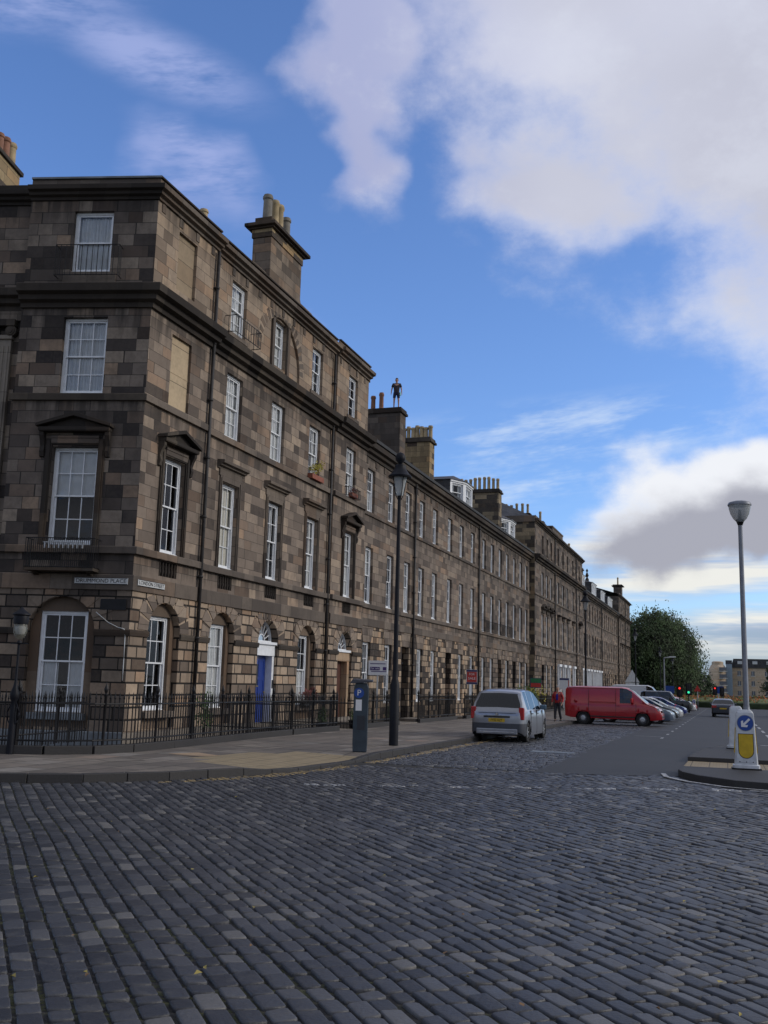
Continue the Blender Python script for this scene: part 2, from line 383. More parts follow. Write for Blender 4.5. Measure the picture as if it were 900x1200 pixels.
def voussoirs(mb, fr, cu, spring, r, n=9, outer=1.42, proj=.018, maxv=None):
    mb.mark('voussoirs')
    for k in range(n):
        a0 = pi*k/n+.03; a1 = pi*(k+1)/n-.03
        R1 = outer*(1.04+.05*(k % 2))
        pts = []
        for a, rr in ((a0, r+.01), (a1, r+.01), (a1, R1), (a0, R1)):
            v = spring+rr*sin(a); u = cu-rr*cos(a)
            if maxv and v > maxv: s_ = (maxv-spring)/max(1e-3, sin(a)); u = cu-s_*cos(a); v = maxv
            pts.append((u, v))
        mb.extr(fr, pts, -.03, proj+R(0, .006))
def flat_arch(mb, fr, cu, w, v0, v1, n=7, proj=.015):
    mb.mark('flat_arch')
    for k in range(n):
        a = -w/2+w*k/n+.008; b = -w/2+w*(k+1)/n-.008; f = 1.5
        mb.extr(fr, [(cu+a, v0), (cu+b, v0), (cu+b*f, v1), (cu+a*f, v1)], -.03, proj+R(0, .006))
def pediment(mb, fr, cu, v, w, h, proj):
    for s in (-1, 1):
        mb.extr(fr, [(cu+s*w/2, v), (cu+s*w/2, v+.09), (cu, v+h), (cu, v+h-.11)], -.02, proj)
    mb.fbox(fr, cu-w/2+.06, cu+w/2-.06, v-.1, v+.0, -.02, proj*.8)
    mb.extr(fr, [(cu-w/2+.1, v), (cu+w/2-.1, v), (cu, v+h-.1)], -.02, proj*.45)
def console(mb, fr, cu, v0, v1, proj, w=.14):
    h = v1-v0
    mb2 = [(0, v0), (proj*.35, v0+.02), (proj*.55, v0+h*.25), (proj*.35, v0+h*.45), (proj*.6, v0+h*.65), (proj, v0+h*.85), (proj, v1), (0, v1)]
    mb.profile(fr, cu-w/2, cu+w/2, mb2)
def pot(parent, x, y, z, h=.85, mat='pot_buff', r=.13, ch=None):
    mb = MB(); mb.lathe((x, y, z), [(r*1.05, 0), (r*1.0, h*.1), (r*.92, h*.8), (r*1.12, h*.84), (r*1.12, h*.93), (r*.95, h*.95), (r*.95, h), (r*.75, h), (r*.75, h*.9)], 10)
    return mb.build('chimney_pot', M[mat], parent)
def stack(parent, x0, x1, y0, y1, z0, z1, mat, pots, ph=.85, capp=.12, base=None, pmats=('pot_buff',), skip=()):
    mb = MB(); mb.box(x0, x1, y0, y1, z0, z1)
    mb2 = MB(); mb2.box(x0-capp, x1+capp, y0-capp, y1+capp, z1, z1+.14); mb2.box(x0-capp*.4, x1+capp*.4, y0-capp*.4, y1+capp*.4, z1+.14, z1+.3)
    c = mb.build('chimney', M[mat], parent, bevel=.012)
    k = mb2.build('chimney_cap', M['trim_dark'], c, bevel=.015)
    along_x = (x1-x0) > (y1-y0); n = pots
    for i in range(n):
        if i in skip: continue
        t = (i+.5)/n
        px, py = (x0+(x1-x0)*t, (y0+y1)/2) if along_x else ((x0+x1)/2, y0+(y1-y0)*t)
        pot(c, px+R(-.02, .02), py, z1+.28, ph*R(.9, 1.1), pmats[i % len(pmats)], r=R(.12, .145))
    return c
# ================================================================== BUILDINGS
MIT = .777
def profile_m(mb, fr, u0, u1, pts, m0=0, m1=0):
    n = len(pts); a = [fr.p(u0-w*m0, w, v) for w, v in pts]; b = [fr.p(u1+w*m1, w, v) for w, v in pts]
    mb.add(a+b, [tuple(range(n))[::-1], tuple(range(n, 2*n))]+[(i, (i+1) % n, n+(i+1) % n, n+i) for i in range(n)])
def bandm(mb, fr, u0, u1, v0, v1, proj, m0=0, m1=0):
    mb.mark(None)
    profile_m(mb, fr, u0, u1, [(0, v0), (proj, v0), (proj, v1-.02), (proj-.015, v1), (0, v1)], m0, m1)
def cornm(mb, fr, u0, u1, v0, v1, p, m0=0, m1=0):
    mb.mark('cornice')
    h = v1-v0
    profile_m(mb, fr, u0, u1, [(0, v0), (p*.18, v0), (p*.22, v0+h*.22), (p*.55, v0+h*.30), (p*.6, v0+h*.52), (p*.95, v0+h*.60), (p, v0+h*.95), (p*.9, v1), (0, v1+.03)], m0, m1)

def arch_window(t, fr, c, gm, wmb_, kind=None, sillmb=None, vo=None, impost=None, depth1=.19, box=False):
    """arched recess with a square-headed sash window inside"""
    wmb = MB()
    wallgrid(wmb, fr, c-.88, c+.88, .05, 3.66, [(c-.63, c+.63, .56, 3.27)], w=-depth1, depth=.1)
    put_window(t, fr, c, .56, 1.26, 2.71, depth1+.1, 3, 2, kind)
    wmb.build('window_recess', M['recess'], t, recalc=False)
    sillmb.mark('sill'); sillmb.fbox(fr, c-.8, c+.8, .36, .54, -depth1, .05)
def fanlight(t, fr, c, v, r, w):
    mb = MB(); gl = MB(); n = 16
    def arc(rr, wd, y0, y1):
        for k in range(n):
            a0 = pi*k/n; a1 = pi*(k+1)/n
            mb.extr(fr, [(c-rr*cos(a0), v+rr*sin(a0)), (c-rr*cos(a1), v+rr*sin(a1)), (c-(rr-wd)*cos(a1), v+(rr-wd)*sin(a1)), (c-(rr-wd)*cos(a0), v+(rr-wd)*sin(a0))], y0, y1)
    arc(r, .06, w-.02, w+.05); arc(r*.36, .03, w, w+.03)
    for k in range(1, 8):
        a = pi*k/8; 
        p0 = fr.p(c-r*.34*cos(a), w+.015, v+r*.34*sin(a)); p1 = fr.p(c-r*.96*cos(a), w+.015, v+r*.96*sin(a))
        mb.cyl(p0, p1, .016, n=4)
    for k in range(8):   # looped heads between spokes
        a = pi*(k+.5)/8; cc = (c-r*.8*cos(a), v+r*.8*sin(a))
    mb.fbox(fr, c-r, c+r, v-.04, v+.05, w-.02, w+.06)
    o = mb.build('fanlight', M['white'], t)
    pts = [(c-r*.97*cos(pi*k/n), v+r*.97*sin(pi*k/n)) for k in range(n+1)]
    gl.add([fr.p(a, w, b) for a, b in pts], [tuple(range(n+1))]); gl.build('pane', M['glass'], o, recalc=False)
def surround_1f(mb, fr, c, hw, v0, v1, kind):
    """architrave, frieze and hood round a first floor window"""
    mb.mark('window_surround')
    aw = .19 if kind == 'ped' else .13
    for s in (-1, 1):
        a = c+s*(hw+.01); b = c+s*(hw+aw+.01)
        mb.fbox(fr, min(a, b), max(a, b), v0, v1+.2, -.02, .055)
        mb.fbox(fr, min(a, b)+.04, max(a, b)-.04, v0, v1+.14, .05, .085)
    mb.fbox(fr, c-hw-.01, c+hw+.01, v1+.02, v1+.2, -.02, .06)
    if kind == 'ped':
        for s in (-1, 1): console(mb, fr, c+s*(hw+.29), v1-.35, v1+.38, .2, .13)
        mb.fbox(fr, c-hw-.36, c+hw+.36, v1+.38, v1+.5, -.02, .26)
        pediment(mb, fr, c, v1+.5, 2*hw+.86, .42, .34)
    elif kind == 'hood':
        mb.fbox(fr, c-hw-.2, c+hw+.2, v1+.202, v1+.42, -.02, .05)
        cornice(mb, fr, c-hw-.34, c+hw+.34, v1+.42, v1+.68, .28)
def balusters(t, fr, c, w, v0, v1):
    mb = MB(); mb.fbox(fr, c-w/2, c+w/2, v0, v1, -.12, -.1); 
    n = 6
    for i in range(n):
        u = c-w/2+w*(i+.5)/n; p = fr.p(u, -.04, v0)
        mb.lathe(p, [(.035, 0), (.035, .04), (.055, .16), (.03, .3), (.04, v1-v0-.06), (.045, v1-v0)], 8)
    mb.build('balustrade', M['trim_dark'], t)
def balconette(t, fr, c, v, w, proj=.32, h=.55, bars=12, name='balconette', drop=0):
    mb = MB(); P = fr.p
    a, b = c-w/2, c+w/2
    for vv in (v+h, v+.02-drop):
        mb.tube([P(a, 0, vv), P(a, proj, vv), P(b, proj, vv), P(b, 0, vv)], .014, 5)
    for i in range(bars+1):
        u = a+(b-a)*i/bars; mb.cyl(P(u, proj, v-drop), P(u, proj, v+h), .011, n=5)
    for k in (1, 2):
        mb.cyl(P(a, proj*k/3, v-drop), P(a, proj*k/3, v+h), .009, n=5); mb.cyl(P(b, proj*k/3, v-drop), P(b, proj*k/3, v+h), .009, n=5)
    return mb.build(name, M['black_iron'], t, recalc=False)
def downpipe(t, fr, u, v0, v1, r=.055, w=.1):
    mb = MB(); mb.cyl(fr.p(u, w, v0), fr.p(u, w, v1), r, n=8)
    v = v0+1
    while v < v1: mb.cyl(fr.p(u, w, v), fr.p(u, w, v+.07), r*1.35, n=8); mb.fbox(fr, u-.09, u+.09, v+.01, v+.05, 0, w); v += 1.9
    return mb.build('downpipe', M['pipe'], t)
def shell(t, X, y0, y1, top, mats, back=11, zb=-3.7):
    mb = MB(); e = .004
    mb.quad((X, y0+e, zb), (X-back, y0+e, zb), (X-back, y0+e, top), (X, y0+e, top))
    mb.quad((X, y1-e, zb), (X-back, y1-e, zb), (X-back, y1-e, top), (X, y1-e, top))
    mb.quad((X-back, y0+e, zb), (X-back, y1-e, zb), (X-back, y1-e, top), (X-back, y0+e, top))
    mb.build('side_wall', M[mats], t, recalc=False)
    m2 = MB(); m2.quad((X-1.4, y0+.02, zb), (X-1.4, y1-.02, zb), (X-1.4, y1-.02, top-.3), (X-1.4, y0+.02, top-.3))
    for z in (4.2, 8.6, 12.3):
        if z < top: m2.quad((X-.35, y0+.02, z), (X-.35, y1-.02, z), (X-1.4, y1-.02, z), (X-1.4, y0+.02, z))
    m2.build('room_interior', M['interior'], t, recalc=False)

def A_street(t, fr, y0, y1, bays, m0=0, proj_end=0):
    """4-storey ashlar front: bays = list of dict(c, g, f1, f2, f3)"""
    gw = MB(); mw = MB(); tw = MB(); tr = MB(); dk = MB(); vo = MB(); si = MB(); pale = MB()
    gh = []; mh = []; th = []
    for b in bays:
        c = b['c']
        if b['g'] == 'win': gh.append((c-.88, c+.88, .05, 2.78, True, .19))
        else: gh.append((c-.84, c+.84, -.12, 2.8, True, .42))
        mh.append((c-.6, c+.6, 5.1, 7.95, False, .13)); 
        if not b.get('nob'): mh.append((c-.5, c+.5, 4.42, 4.86, False, .11))
        mh.append((c-.58, c+.58, 9.52, 11.75, False, .12 if b['f2'] != 'blind' else .09))
        if b['f3'] == 'arch': th.append((c-1.75, c+1.75, 13.05, 13.35, True, .09))
        else: th.append((c-.56, c+.56, 13.2, 15.06, False, .12 if b['f3'] != 'blind' else .1))
    wallgrid(gw, fr, y0, y1, -2, 4.0, gh); wallgrid(mw, fr, y0, y1, 4.0, 12.3, mh); wallgrid(tw, fr, y0, y1, 12.3, 15.6, th)
    # ground trims
    edges = sorted([y0]+[x for h in gh for x in h[:2]]+[y1])
    for a, b_ in zip(edges[::2], edges[1::2]):
        mm0 = m0 if a == y0 else 0
        dk.mark('impost_band'); profile_m(dk, fr, a, b_, [(0, 2.62), (.05, 2.62), (.07, 2.72), (.07, 2.78), (0, 2.8)], mm0, 0)
    bandm(tr, fr, y0, y1, 3.87, 4.3, .06, m0)
    bandm(tr, fr, y0, y1, 4.88, 5.09, .13, m0)
    bandm(tr, fr, y0, y1, 9.3, 9.51, .1, m0)
    bandm(pale, fr, y0, y1, -2, .02, .06, m0)
    cornm(dk, fr, y0, y1, 12.1, 12.72, .5, m0)
    cornm(tr, fr, y0, y1, 15.48, 15.86, .36, m0)
    bandm(tr, fr, y0, y1, 15.87, 16.14, .06, m0)
    dk.mark('coping'); profile_m(dk, fr, y0, y1, [(.0, 16.141), (.12, 16.141), (.12, 16.2), (0, 16.22)], m0)
    for b in bays:
        c = b['c']
        if b['g'] == 'win':
            arch_window(t, fr, c, None, gw, b.get('kg'), si)
            voussoirs(vo, fr, c, 2.78, .88, 9, 1.36, maxv=3.86)
        else:
            voussoirs(vo, fr, c, 2.8, .84, 9, 1.36, maxv=3.86)
            if b['g'] == 'blue': door_blue(t, fr, c)
            else: door_stone(t, fr, c)
        put_window(t, fr, c, 5.12, 1.2, 2.83, .13, 3, 2, b.get('k1'))
        surround_1f(dk if b['h1'] == 'ped' else tr, fr, c, .6, 5.1, 7.95, b['h1'])
        if b['h1'] == 'ped': q = MB(); q.fbox(fr, c-.62, c+.62, 8.155, 8.23, .0, .10); q.fbox(fr, c-.62, c+.62, 8.01, 8.15, .062, .085); q.build('frieze', M['trim'], t, bevel=.01)
        if not b.get('nob'): balusters(t, fr, c, 1.0, 4.42, 4.86)
        if b['f2'] == 'blind':
            q = MB(); q.fbox(fr, c-.585, c+.585, 9.5, 11.77, -.12, -.085); q.fbox(fr, c-.57, c+.57, 10.6, 10.66, -.09, -.075); q.build('blind_window', M['blind_cream'], t)
        else: put_window(t, fr, c, 9.54, 1.16, 2.21, .12, 3, 2, b.get('k2'))
        if b['f3'] == 'blind':
            q = MB(); q.fbox(fr, c-.565, c+.565, 13.18, 15.08, -.13, -.095); q.build('blind_window', M['blind_tan'], t)
        elif b['f3'] == 'arch':
            wallgrid(tw, fr, c-1.75, c+1.75, 13.05, 15.11, [(c-.56, c+.56, 13.2, 15.0)], w=-.09, depth=.14)
            put_window(t, fr, c, 13.22, 1.12, 1.78, .23, 2, 2, b.get('k3'))
            tr.mark('mullion_piers')
            for s in (-1, 1): tr.fbox(fr, c+s*.68-.1, c+s*.68+.1, 13.05, 15.02, -.09, .0)
            voussoirs(tr, fr, c, 13.35, 1.75, 19, 2.0, proj=.004, maxv=15.19)
        else:
            put_window(t, fr, c, 13.22, 1.12, 1.83, .12, 2, 2, b.get('k3'))
            tr.mark('sill'); tr.fbox(fr, c-.72, c+.72, 13.04, 13.19, -.02, .05)
        u = y0+.3; tr.mark('frieze_blocks')
    while u < y1-.2: tr.fbox(fr, u-.1, u+.1, 15.2, 15.47, -.02, .025); u += 1.02
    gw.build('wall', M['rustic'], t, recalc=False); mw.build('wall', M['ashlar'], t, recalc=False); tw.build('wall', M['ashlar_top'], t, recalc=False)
    tr.build('string_course', M['trim'], t, bevel=.008); dk.build('cornice', M['trim_dark'], t, bevel=.008)
    vo.build('voussoirs', M['ashlar'], t, bevel=.01); si.build('sill', M['trim'], t, bevel=.01); pale.build('plinth', M['trim_pale'], t, bevel=.01)

def door_blue(t, fr, c):
    mb = MB()
    for s in (-1, 1):
        a, b = c+s*.84, c+s*.66; mb.fbox(fr, min(a, b)+.002, max(a, b)-.002, -.12, 2.36, -.42, -.12)
        mb.fbox(fr, min(a, b)-.0+.02, max(a, b)-.02, -.1, .1, -.12, -.1)
    mb.fbox(fr, c-.838, c+.838, 2.362, 2.76, -.42, -.1); mb.fbox(fr, c-.9, c+.9, 2.762, 2.86, -.4, -.02)
    mb.build('door_frame', M['white'], t, bevel=.008)
    d = MB(); d.fbox(fr, c-.66, c+.66, -.12, 2.36, -.43, -.38)
    for s in (-1, 1):
        for v0, v1 in ((.1, .75), (.95, 1.5), (1.62, 2.2)):
            a, b = c+s*.08, c+s*.52; a, b = min(a, b), max(a, b)
            d.fbox(fr, a, b, v0, v0+.03, -.38, -.365); d.fbox(fr, a, b, v1-.03, v1, -.38, -.365); d.fbox(fr, a, a+.03, v0+.03, v1-.03, -.38, -.365); d.fbox(fr, b-.03, b, v0+.03, v1-.03, -.38, -.365)
    do = d.build('door', M['blue_door'], t)
    k = MB(); k.lathe(fr.p(c+.56, -.35, 1.05), [(.02, -.03), (.035, 0), (.02, .03)], 8); k.fbox(fr, c-.1, c+.1, 1.25, 1.29, -.38, -.36); k.build('handle', simple('brass', (.5, .38, .15), .3, 1), do)
    k = MB(); k.fbox(fr, c-.1, c+.02, 1.3, 2.05, -.378, -.36); k.build('door_glass', M['dark_door'], do)
    fanlight(t, fr, c, 2.86, .8, -.3)
    k = MB(); k.fbox(fr, c+.7, c+.78, 1.2, 1.5, -.12, -.1); k.build('entry_panel', M['dark_door'], t)
    k = MB(); k.fbox(fr, c-.95, c+.95, -.4, -.13, -.35, 3.2); k.build('doorstep', M['trim_pale'], t, bevel=.015)
def door_stone(t, fr, c, mat='brown_door'):
    mb = MB()
    for s in (-1, 1):
        a, b = c+s*.84, c+s*.58; mb.fbox(fr, min(a, b)+.002, max(a, b)-.002, -.12, 2.36, -.42, -.1)
    mb.fbox(fr, c-.838, c+.838, 2.362, 2.74, -.42, -.09)
    mb.build('door_frame', M['doorstone'], t, bevel=.01)
    k = MB(); k.fbox(fr, c-.82, c+.82, 2.742, 2.84, -.4, -.02); k.build('door_lintel', M['white'], t)
    d = MB(); d.fbox(fr, c-.58, c+.58, -.12, 2.36, -.43, -.38)
    for s in (-1, 1):
        for v0, v1 in ((.1, .9), (1.1, 2.2)):
            a, b = c+s*.06, c+s*.48; a, b = min(a, b), max(a, b)
            d.fbox(fr, a, b, v0, v1, -.38, -.37)
    do = d.build('door', M[mat], t)
    fanlight(t, fr, c, 2.84, .8, -.3)
    k = MB(); k.fbox(fr, c-1.3, c+1.3, -.45, -.13, -.35, 2.95); k.build('doorstep', M['trim_pale'], t, bevel=.015)

# ---- corner house -----------------------------------------------------------
C0 = (-15.5, 23.7); AL = radians(14.3)
frS = Fr(-15.5, 0, pi/2); frL = Fr(C0[0], C0[1], AL)
t = thing('corner_house', 'sooty four storey corner house with street name plates and an iron balcony', 'house', (-15.5, 23.7, -.2))
A_street(t, frS, 23.7, 27.45, [dict(c=25.52, g='win', f2='blind', f3='blind', h1='ped', s1='dark', kg='none', k1='none')], m0=MIT)
corner_house = t
# Drummond face
gw = MB(); mw = MB(); tw = MB(); tr = MB(); dk = MB(); vo = MB(); si = MB(); pale = MB()
c = -1.93; fr = frL
wallgrid(gw, fr, -3.9, 0, -2, 4.0, [(c-.95, c+.95, .1, 2.72, True, .19)])
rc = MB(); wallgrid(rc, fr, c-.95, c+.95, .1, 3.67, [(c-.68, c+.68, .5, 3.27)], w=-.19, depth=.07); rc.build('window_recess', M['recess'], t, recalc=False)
put_window(t, fr, c, .5, 1.36, 2.77, .26, 3, 2, 'low_blind')
si.fbox(fr, c-.82, c+.82, .3, .48, -.14, .06)
voussoirs(vo, fr, c, 2.72, .95, 9, 1.42, maxv=3.86)
for a, b, mm in ((-3.9, c-.95, 0), (c+.95, 0, MIT)):
    dk.mark('impost_band'); profile_m(dk, fr, a, b, [(0, 2.6), (.05, 2.6), (.07, 2.7), (.07, 2.77), (0, 2.79)], 0, mm)
wallgrid(mw, fr, -3.9, 0, 4.0, 12.3, [(c-.67, c+.67, 5.12, 7.95), (c-.66, c+.66, 9.52, 11.83)])
put_window(t, fr, c, 5.15, 1.34, 2.8, .2, 3, 2, 'blind_half'); put_window(t, fr, c, 9.54, 1.32, 2.29, .16, 3, 2, 'nets')
wallgrid(tw, fr, -3.9, 0, 12.3, 15.6, [(c-.6, c+.6, 13.24, 15.15)])
put_window(t, fr, c, 13.26, 1.2, 1.89, .14, 1, 1, 'nets')  # nets carried up over the upper sash to stand in for its cloud reflection
surround_1f(dk, fr, c, .67, 5.1, 7.97, 'ped')
q = MB(); q.fbox(fr, c-.7, c+.7, 8.175, 8.25, .0, .10); q.fbox(fr, c-.7, c+.7, 8.03, 8.17, .062, .085); q.build('frieze', M['trim'], t, bevel=.01)
bandm(tr, fr, -3.9, 0, 3.87, 4.3, .06, 0, MIT); bandm(tr, fr, -3.9, 0, 4.88, 5.09, .13, 0, MIT); bandm(dk, fr, -4.0, 0, 9.3, 9.51, .1, 0, MIT)
bandm(pale, fr, -3.9, 0, -2, .02, .06, 0, MIT)
cornm(dk, fr, -3.9, 0, 12.1, 12.72, .5, 0, MIT); cornm(dk, fr, -3.9, 0, 15.48, 15.86, .36, 0, MIT); bandm(tr, fr, -3.9, 0, 15.87, 16.14, .06, 0, MIT)
pale.mark('coping'); profile_m(pale, fr, -3.9, 0, [(.0, 16.141), (.12, 16.141), (.12, 16.2), (0, 16.22)], 0, MIT)
tr.mark('sill'); tr.fbox(fr, c-.8, c+.8, 12.85, 13.22, -.02, .04)
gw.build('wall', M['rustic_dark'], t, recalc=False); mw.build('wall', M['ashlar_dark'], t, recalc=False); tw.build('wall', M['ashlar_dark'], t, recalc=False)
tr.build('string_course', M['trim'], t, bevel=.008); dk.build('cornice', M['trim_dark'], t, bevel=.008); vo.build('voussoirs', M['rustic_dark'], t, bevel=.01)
si.build('sill', M['lead'], t, bevel=.01); pale.build('plinth', M['lead'], t)
# balcony in front of the first floor window
b = balconette(t, fr, c-.02, 4.42, 1.95, .5, .82, 34, 'balcony')
q = MB(); q.fbox(fr, c-1.0, c+.96, 4.34, 4.42, 0, .5)
for s in (-.8, .76): console(q, fr, c+s, 4.23, 4.34, .4, .12)
q.build('balcony_slab', M['trim_dark'], b)
q = MB()
for i in range(9): q.fbox(fr, c-.56+i*.135, c-.56+i*.135+.05, 4.98, 5.13, .30, .32)
q.fbox(fr, c-.58, c+.6, 5.13, 5.16, .29, .33); q.build('guard_rail', M['white'], b)
balconette(t, fr, c, 13.0, 1.9, .3, .95, 12)
# name plates (white enamel with black letters)
for fr_, u0, u1, s in ((frL, -1.62, -.10, 'DRUMMOND PLACE'), (frS, 23.87, 25.27, 'LONDON STREET')):
    q = MB(); q.fbox(fr_, u0, u1, 4.02, 4.2, .062, .085); p = q.build('name_plate', M['offwhite'], t, bevel=.004)
    q = MB()
    for a, b_, c_, d in ((u0, u1, 4.02, 4.035), (u0, u1, 4.185, 4.2)): q.fbox(fr_, a+.01, b_-.01, c_, d, .085, .088)
    q.build('plate_border', M['black_iron'], p)
    o = fr_.p((u0+u1)/2, .086, 4.11)
    tx = textmesh('lettering', s, .15, o, (*fr_.U, 0), (0, 0, 1), (*fr_.N, 0), M['black_iron'], p, sx=1.0)
    # fit to the plate
    du = Vector((*fr_.U, 0)); O = ORG[tx.name]
    us = [(v.co+O-Vector(o)).dot(du) for v in tx.data.vertices]; k = (u1-u0-.1)/(max(us)-min(us)); m_ = (max(us)+min(us))/2
    for v in tx.data.vertices:
        d_ = (v.co+O-Vector(o)).dot(du); v.co += du*((d_-m_)*k-d_)
# blocked vent, cable
q = MB(); q.fbox(frL, -.85, -.12, 3.32, 3.62, .004, .04); q.build('painted_over_plate', M['black_iron'], t)
q = MB(); q.tube([frL.p(x, .05, z) for x, z in ((-.95, 3.25), (-.6, 2.98), (-.3, 2.84), (-.12, 2.8), (-.08, 2.6), (-.07, 2.0), (-.07, 1.4))], .012, 5); q.build('cable', M['offwhite'], t)
# hidden enclosure
P1 = frL.p(-3.9, 0, 0)
q = MB(); poly = [(C0[0]-.3, C0[1]+.3), (-15.8, 27.44), (-25, 27.44), (P1[0]-.3, P1[1]+.6)]
q.add([(x, y, 15.95) for x, y in poly], [(0, 1, 2, 3)])
q.build('roof', M['lead'], t, recalc=False)
q = MB(); e = [(P1[0], P1[1], 0), (-20.6, 27.44, 0), (-15.5, 27.44, 0)]
for a, b_ in zip(e[:-1], e[1:]): q.quad((a[0], a[1], -2), (b_[0], b_[1], -2), (b_[0], b_[1], 16), (a[0], a[1], 16))
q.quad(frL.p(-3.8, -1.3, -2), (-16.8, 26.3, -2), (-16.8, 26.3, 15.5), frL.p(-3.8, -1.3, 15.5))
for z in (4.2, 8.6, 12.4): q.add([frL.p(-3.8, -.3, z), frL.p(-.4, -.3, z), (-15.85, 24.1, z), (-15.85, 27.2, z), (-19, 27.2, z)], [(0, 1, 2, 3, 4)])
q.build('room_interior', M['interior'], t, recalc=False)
downpipe(t, frS, 27.3, -.2, 15.4, .06)
q = MB(); 
pot(t, -15.75, 26.75, 16.05, .62, 'pot_buff', .14)

# ---- wing of the square, left frame edge ------------------------------------
t = thing('terraced_house', 'house with a scrolled pilaster at the left edge of the photo', 'house', frL.p(-8, 0, -.2))
gw = MB(); mw = MB(); dk = MB(); tr = MB(); W = -.28
ws = [-6.6, -9.6, -12.6]
wallgrid(gw, frL, -16, -3.9, -2, 4.0, [(c-.63, c+.63, .5, 3.27) for c in ws], w=W)
wallgrid(mw, frL, -16, -3.9, 4.0, 15.6, [(c-.63, c+.63, v0, v1) for c in ws for v0, v1 in ((5.1, 7.95), (9.52, 11.8), (13.24, 15.1))], w=W)
fw = Fr(*frL.p(0, W, 0)[:2], AL)
for c in ws:
    for v0, v1 in ((.5, 3.27), (5.1, 7.95), (9.52, 11.8), (13.24, 15.1)): put_window(t, fw, c, v0+.02, 1.26, v1-v0-.02, .2)
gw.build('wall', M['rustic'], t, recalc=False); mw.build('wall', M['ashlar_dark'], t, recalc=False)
bandm(tr, fw, -16, -3.9, 3.87, 4.3, .06); bandm(tr, fw, -16, -3.9, 4.88, 5.09, .1)
cornm(dk, fw, -16, -3.9, 12.1, 12.72, .45); cornm(dk, fw, -16, -3.9, 15.48, 15.86, .36); bandm(dk, fw, -16, -3.9, 15.87, 16.14, .06)
for u in (-4.5, -8.1, -11.1):
    p = MB(); p.fbox(fw, u-.3, u+.3, 5.0, 11.2, 0, .14)
    for k in range(4): p.fbox(fw, u-.24+k*.14, u-.24+k*.14+.06, 5.2, 11.0, .14, .165)
    p.fbox(fw, u-.36, u+.36, 5.09, 5.3, .002, .2); p.fbox(fw, u-.33, u+.33, 11.2, 11.32, 0, .2)
    pi_ = p.build('pilaster', M['trim_pale'], t, bevel=.01)
    p = MB()
    for s in (-1, 1):
        for k in range(3): p.cyl(fw.p(u+s*.28, 0, 11.45), fw.p(u+s*.28, .2+.03*k, 11.45), .17-.05*k, n=14)
    p.fbox(fw, u-.4, u+.4, 11.6, 11.8, 0, .24); p.build('scrolled_capital', M['trim_dark'], pi_)
q = MB(); q.fbox(fw, -16, -3.9, 11.8, 12.09, 0, .1); q.build('frieze', M['trim'], t)
tr.build('string_course', M['trim'], t); dk.build('cornice', M['trim_dark'], t, bevel=.008)
q = MB(); q.add([fw.p(-16, -.3, 15.98), fw.p(-3.9, -.3, 15.98), fw.p(-3.9, -9, 15.98), fw.p(-16, -9, 15.98)], [(0, 1, 2, 3)])
for a, b_ in (((-16, 0), (-16, -9)), ((-16, -9), (-3.9, -9)), ((-3.9, -9), (-3.9, -.01))): q.quad(fw.p(a[0], a[1], -2), fw.p(b_[0], b_[1], -2), fw.p(b_[0], b_[1], 15.97), fw.p(a[0], a[1], 15.97))
q.build('roof', M['lead'], t, recalc=False)
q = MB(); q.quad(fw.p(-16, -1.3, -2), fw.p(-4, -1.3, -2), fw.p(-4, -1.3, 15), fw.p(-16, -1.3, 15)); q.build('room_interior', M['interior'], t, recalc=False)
q = MB(); q.fbox(frL, -6.8, -5.85, 15.9, 17.95, -3.0, -.3); ch = q.build('chimney', M['chim_tan'], t, bevel=.01)
q = MB(); q.fbox(frL, -6.88, -5.77, 17.95, 18.09, -3.1, -.2); q.build('chimney_cap', M['trim_dark'], ch, bevel=.01)
for k in range(6):
    p = frL.p(-6.1, -.55-k*.44, 18.08); pot(ch, p[0], p[1], p[2], (.95, .8, .9, .75, .85, .9)[k], ('pot_red', 'pot_red', 'pot_buff', 'pot_red', 'pot_red', 'pot_buff')[k], .155)

# ---- middle and end of the corner block -------------------------------------
XA2 = -15.62; fr = Fr(XA2, 0, pi/2)
t = thing('terraced_house', 'tall house with the bright blue door and the big chimney stack', 'house', (XA2, 32.8, -.2))
A_street(t, fr, 27.45, 38.35, [dict(c=29.3, g='win', f2='w', f3='w', h1='hood', s1='l', k1='blind_full', k2='nets', k3='nets', kg='nets'), dict(c=32.85, g='blue', f2='w', f3='arch', h1='hood', s1='l', k1='shutters', k3='nets'), dict(c=36.4, g='win', f2='w', f3='w', h1='hood', s1='l', kg='lower_nets', k1='sides')])
shell(t, XA2, 27.45, 38.35, 15.6, 'ashlar')
q = MB(); q.add([(XA2-.1, 27.45, 15.9), (XA2-.1, 38.35, 15.9), (XA2-5, 38.35, 18.2), (XA2-5, 27.45, 18.2), (XA2-10.5, 38.35, 15.9), (XA2-10.5, 27.45, 15.9)], [(0, 1, 2, 3), (3, 2, 4, 5)]); q.build('roof', M['slate'], t, recalc=False)
q = MB(); q.box(-17.1, -16.3, 32.9, 35.85, 15.3, 18.6); q.box(-17.1, -16.42, 31.7, 37.4, 15.3, 17.1)
q.hexa([(-17.1, 35.86, 17.1), (-16.42, 35.86, 17.1), (-16.42, 37.2, 17.1), (-17.1, 37.2, 17.1), (-17.1, 35.86, 17.7), (-16.42, 35.86, 17.7), (-16.42, 36.2, 17.12), (-17.1, 36.2, 17.12)])
ch = q.build('chimney', M['chim_brown'], t, bevel=.015)
q = MB(); q.box(-17.14, -16.26, 32.86, 35.89, 18.62, 18.95); q.build('chimney_frieze', M['chim_tan'], ch)
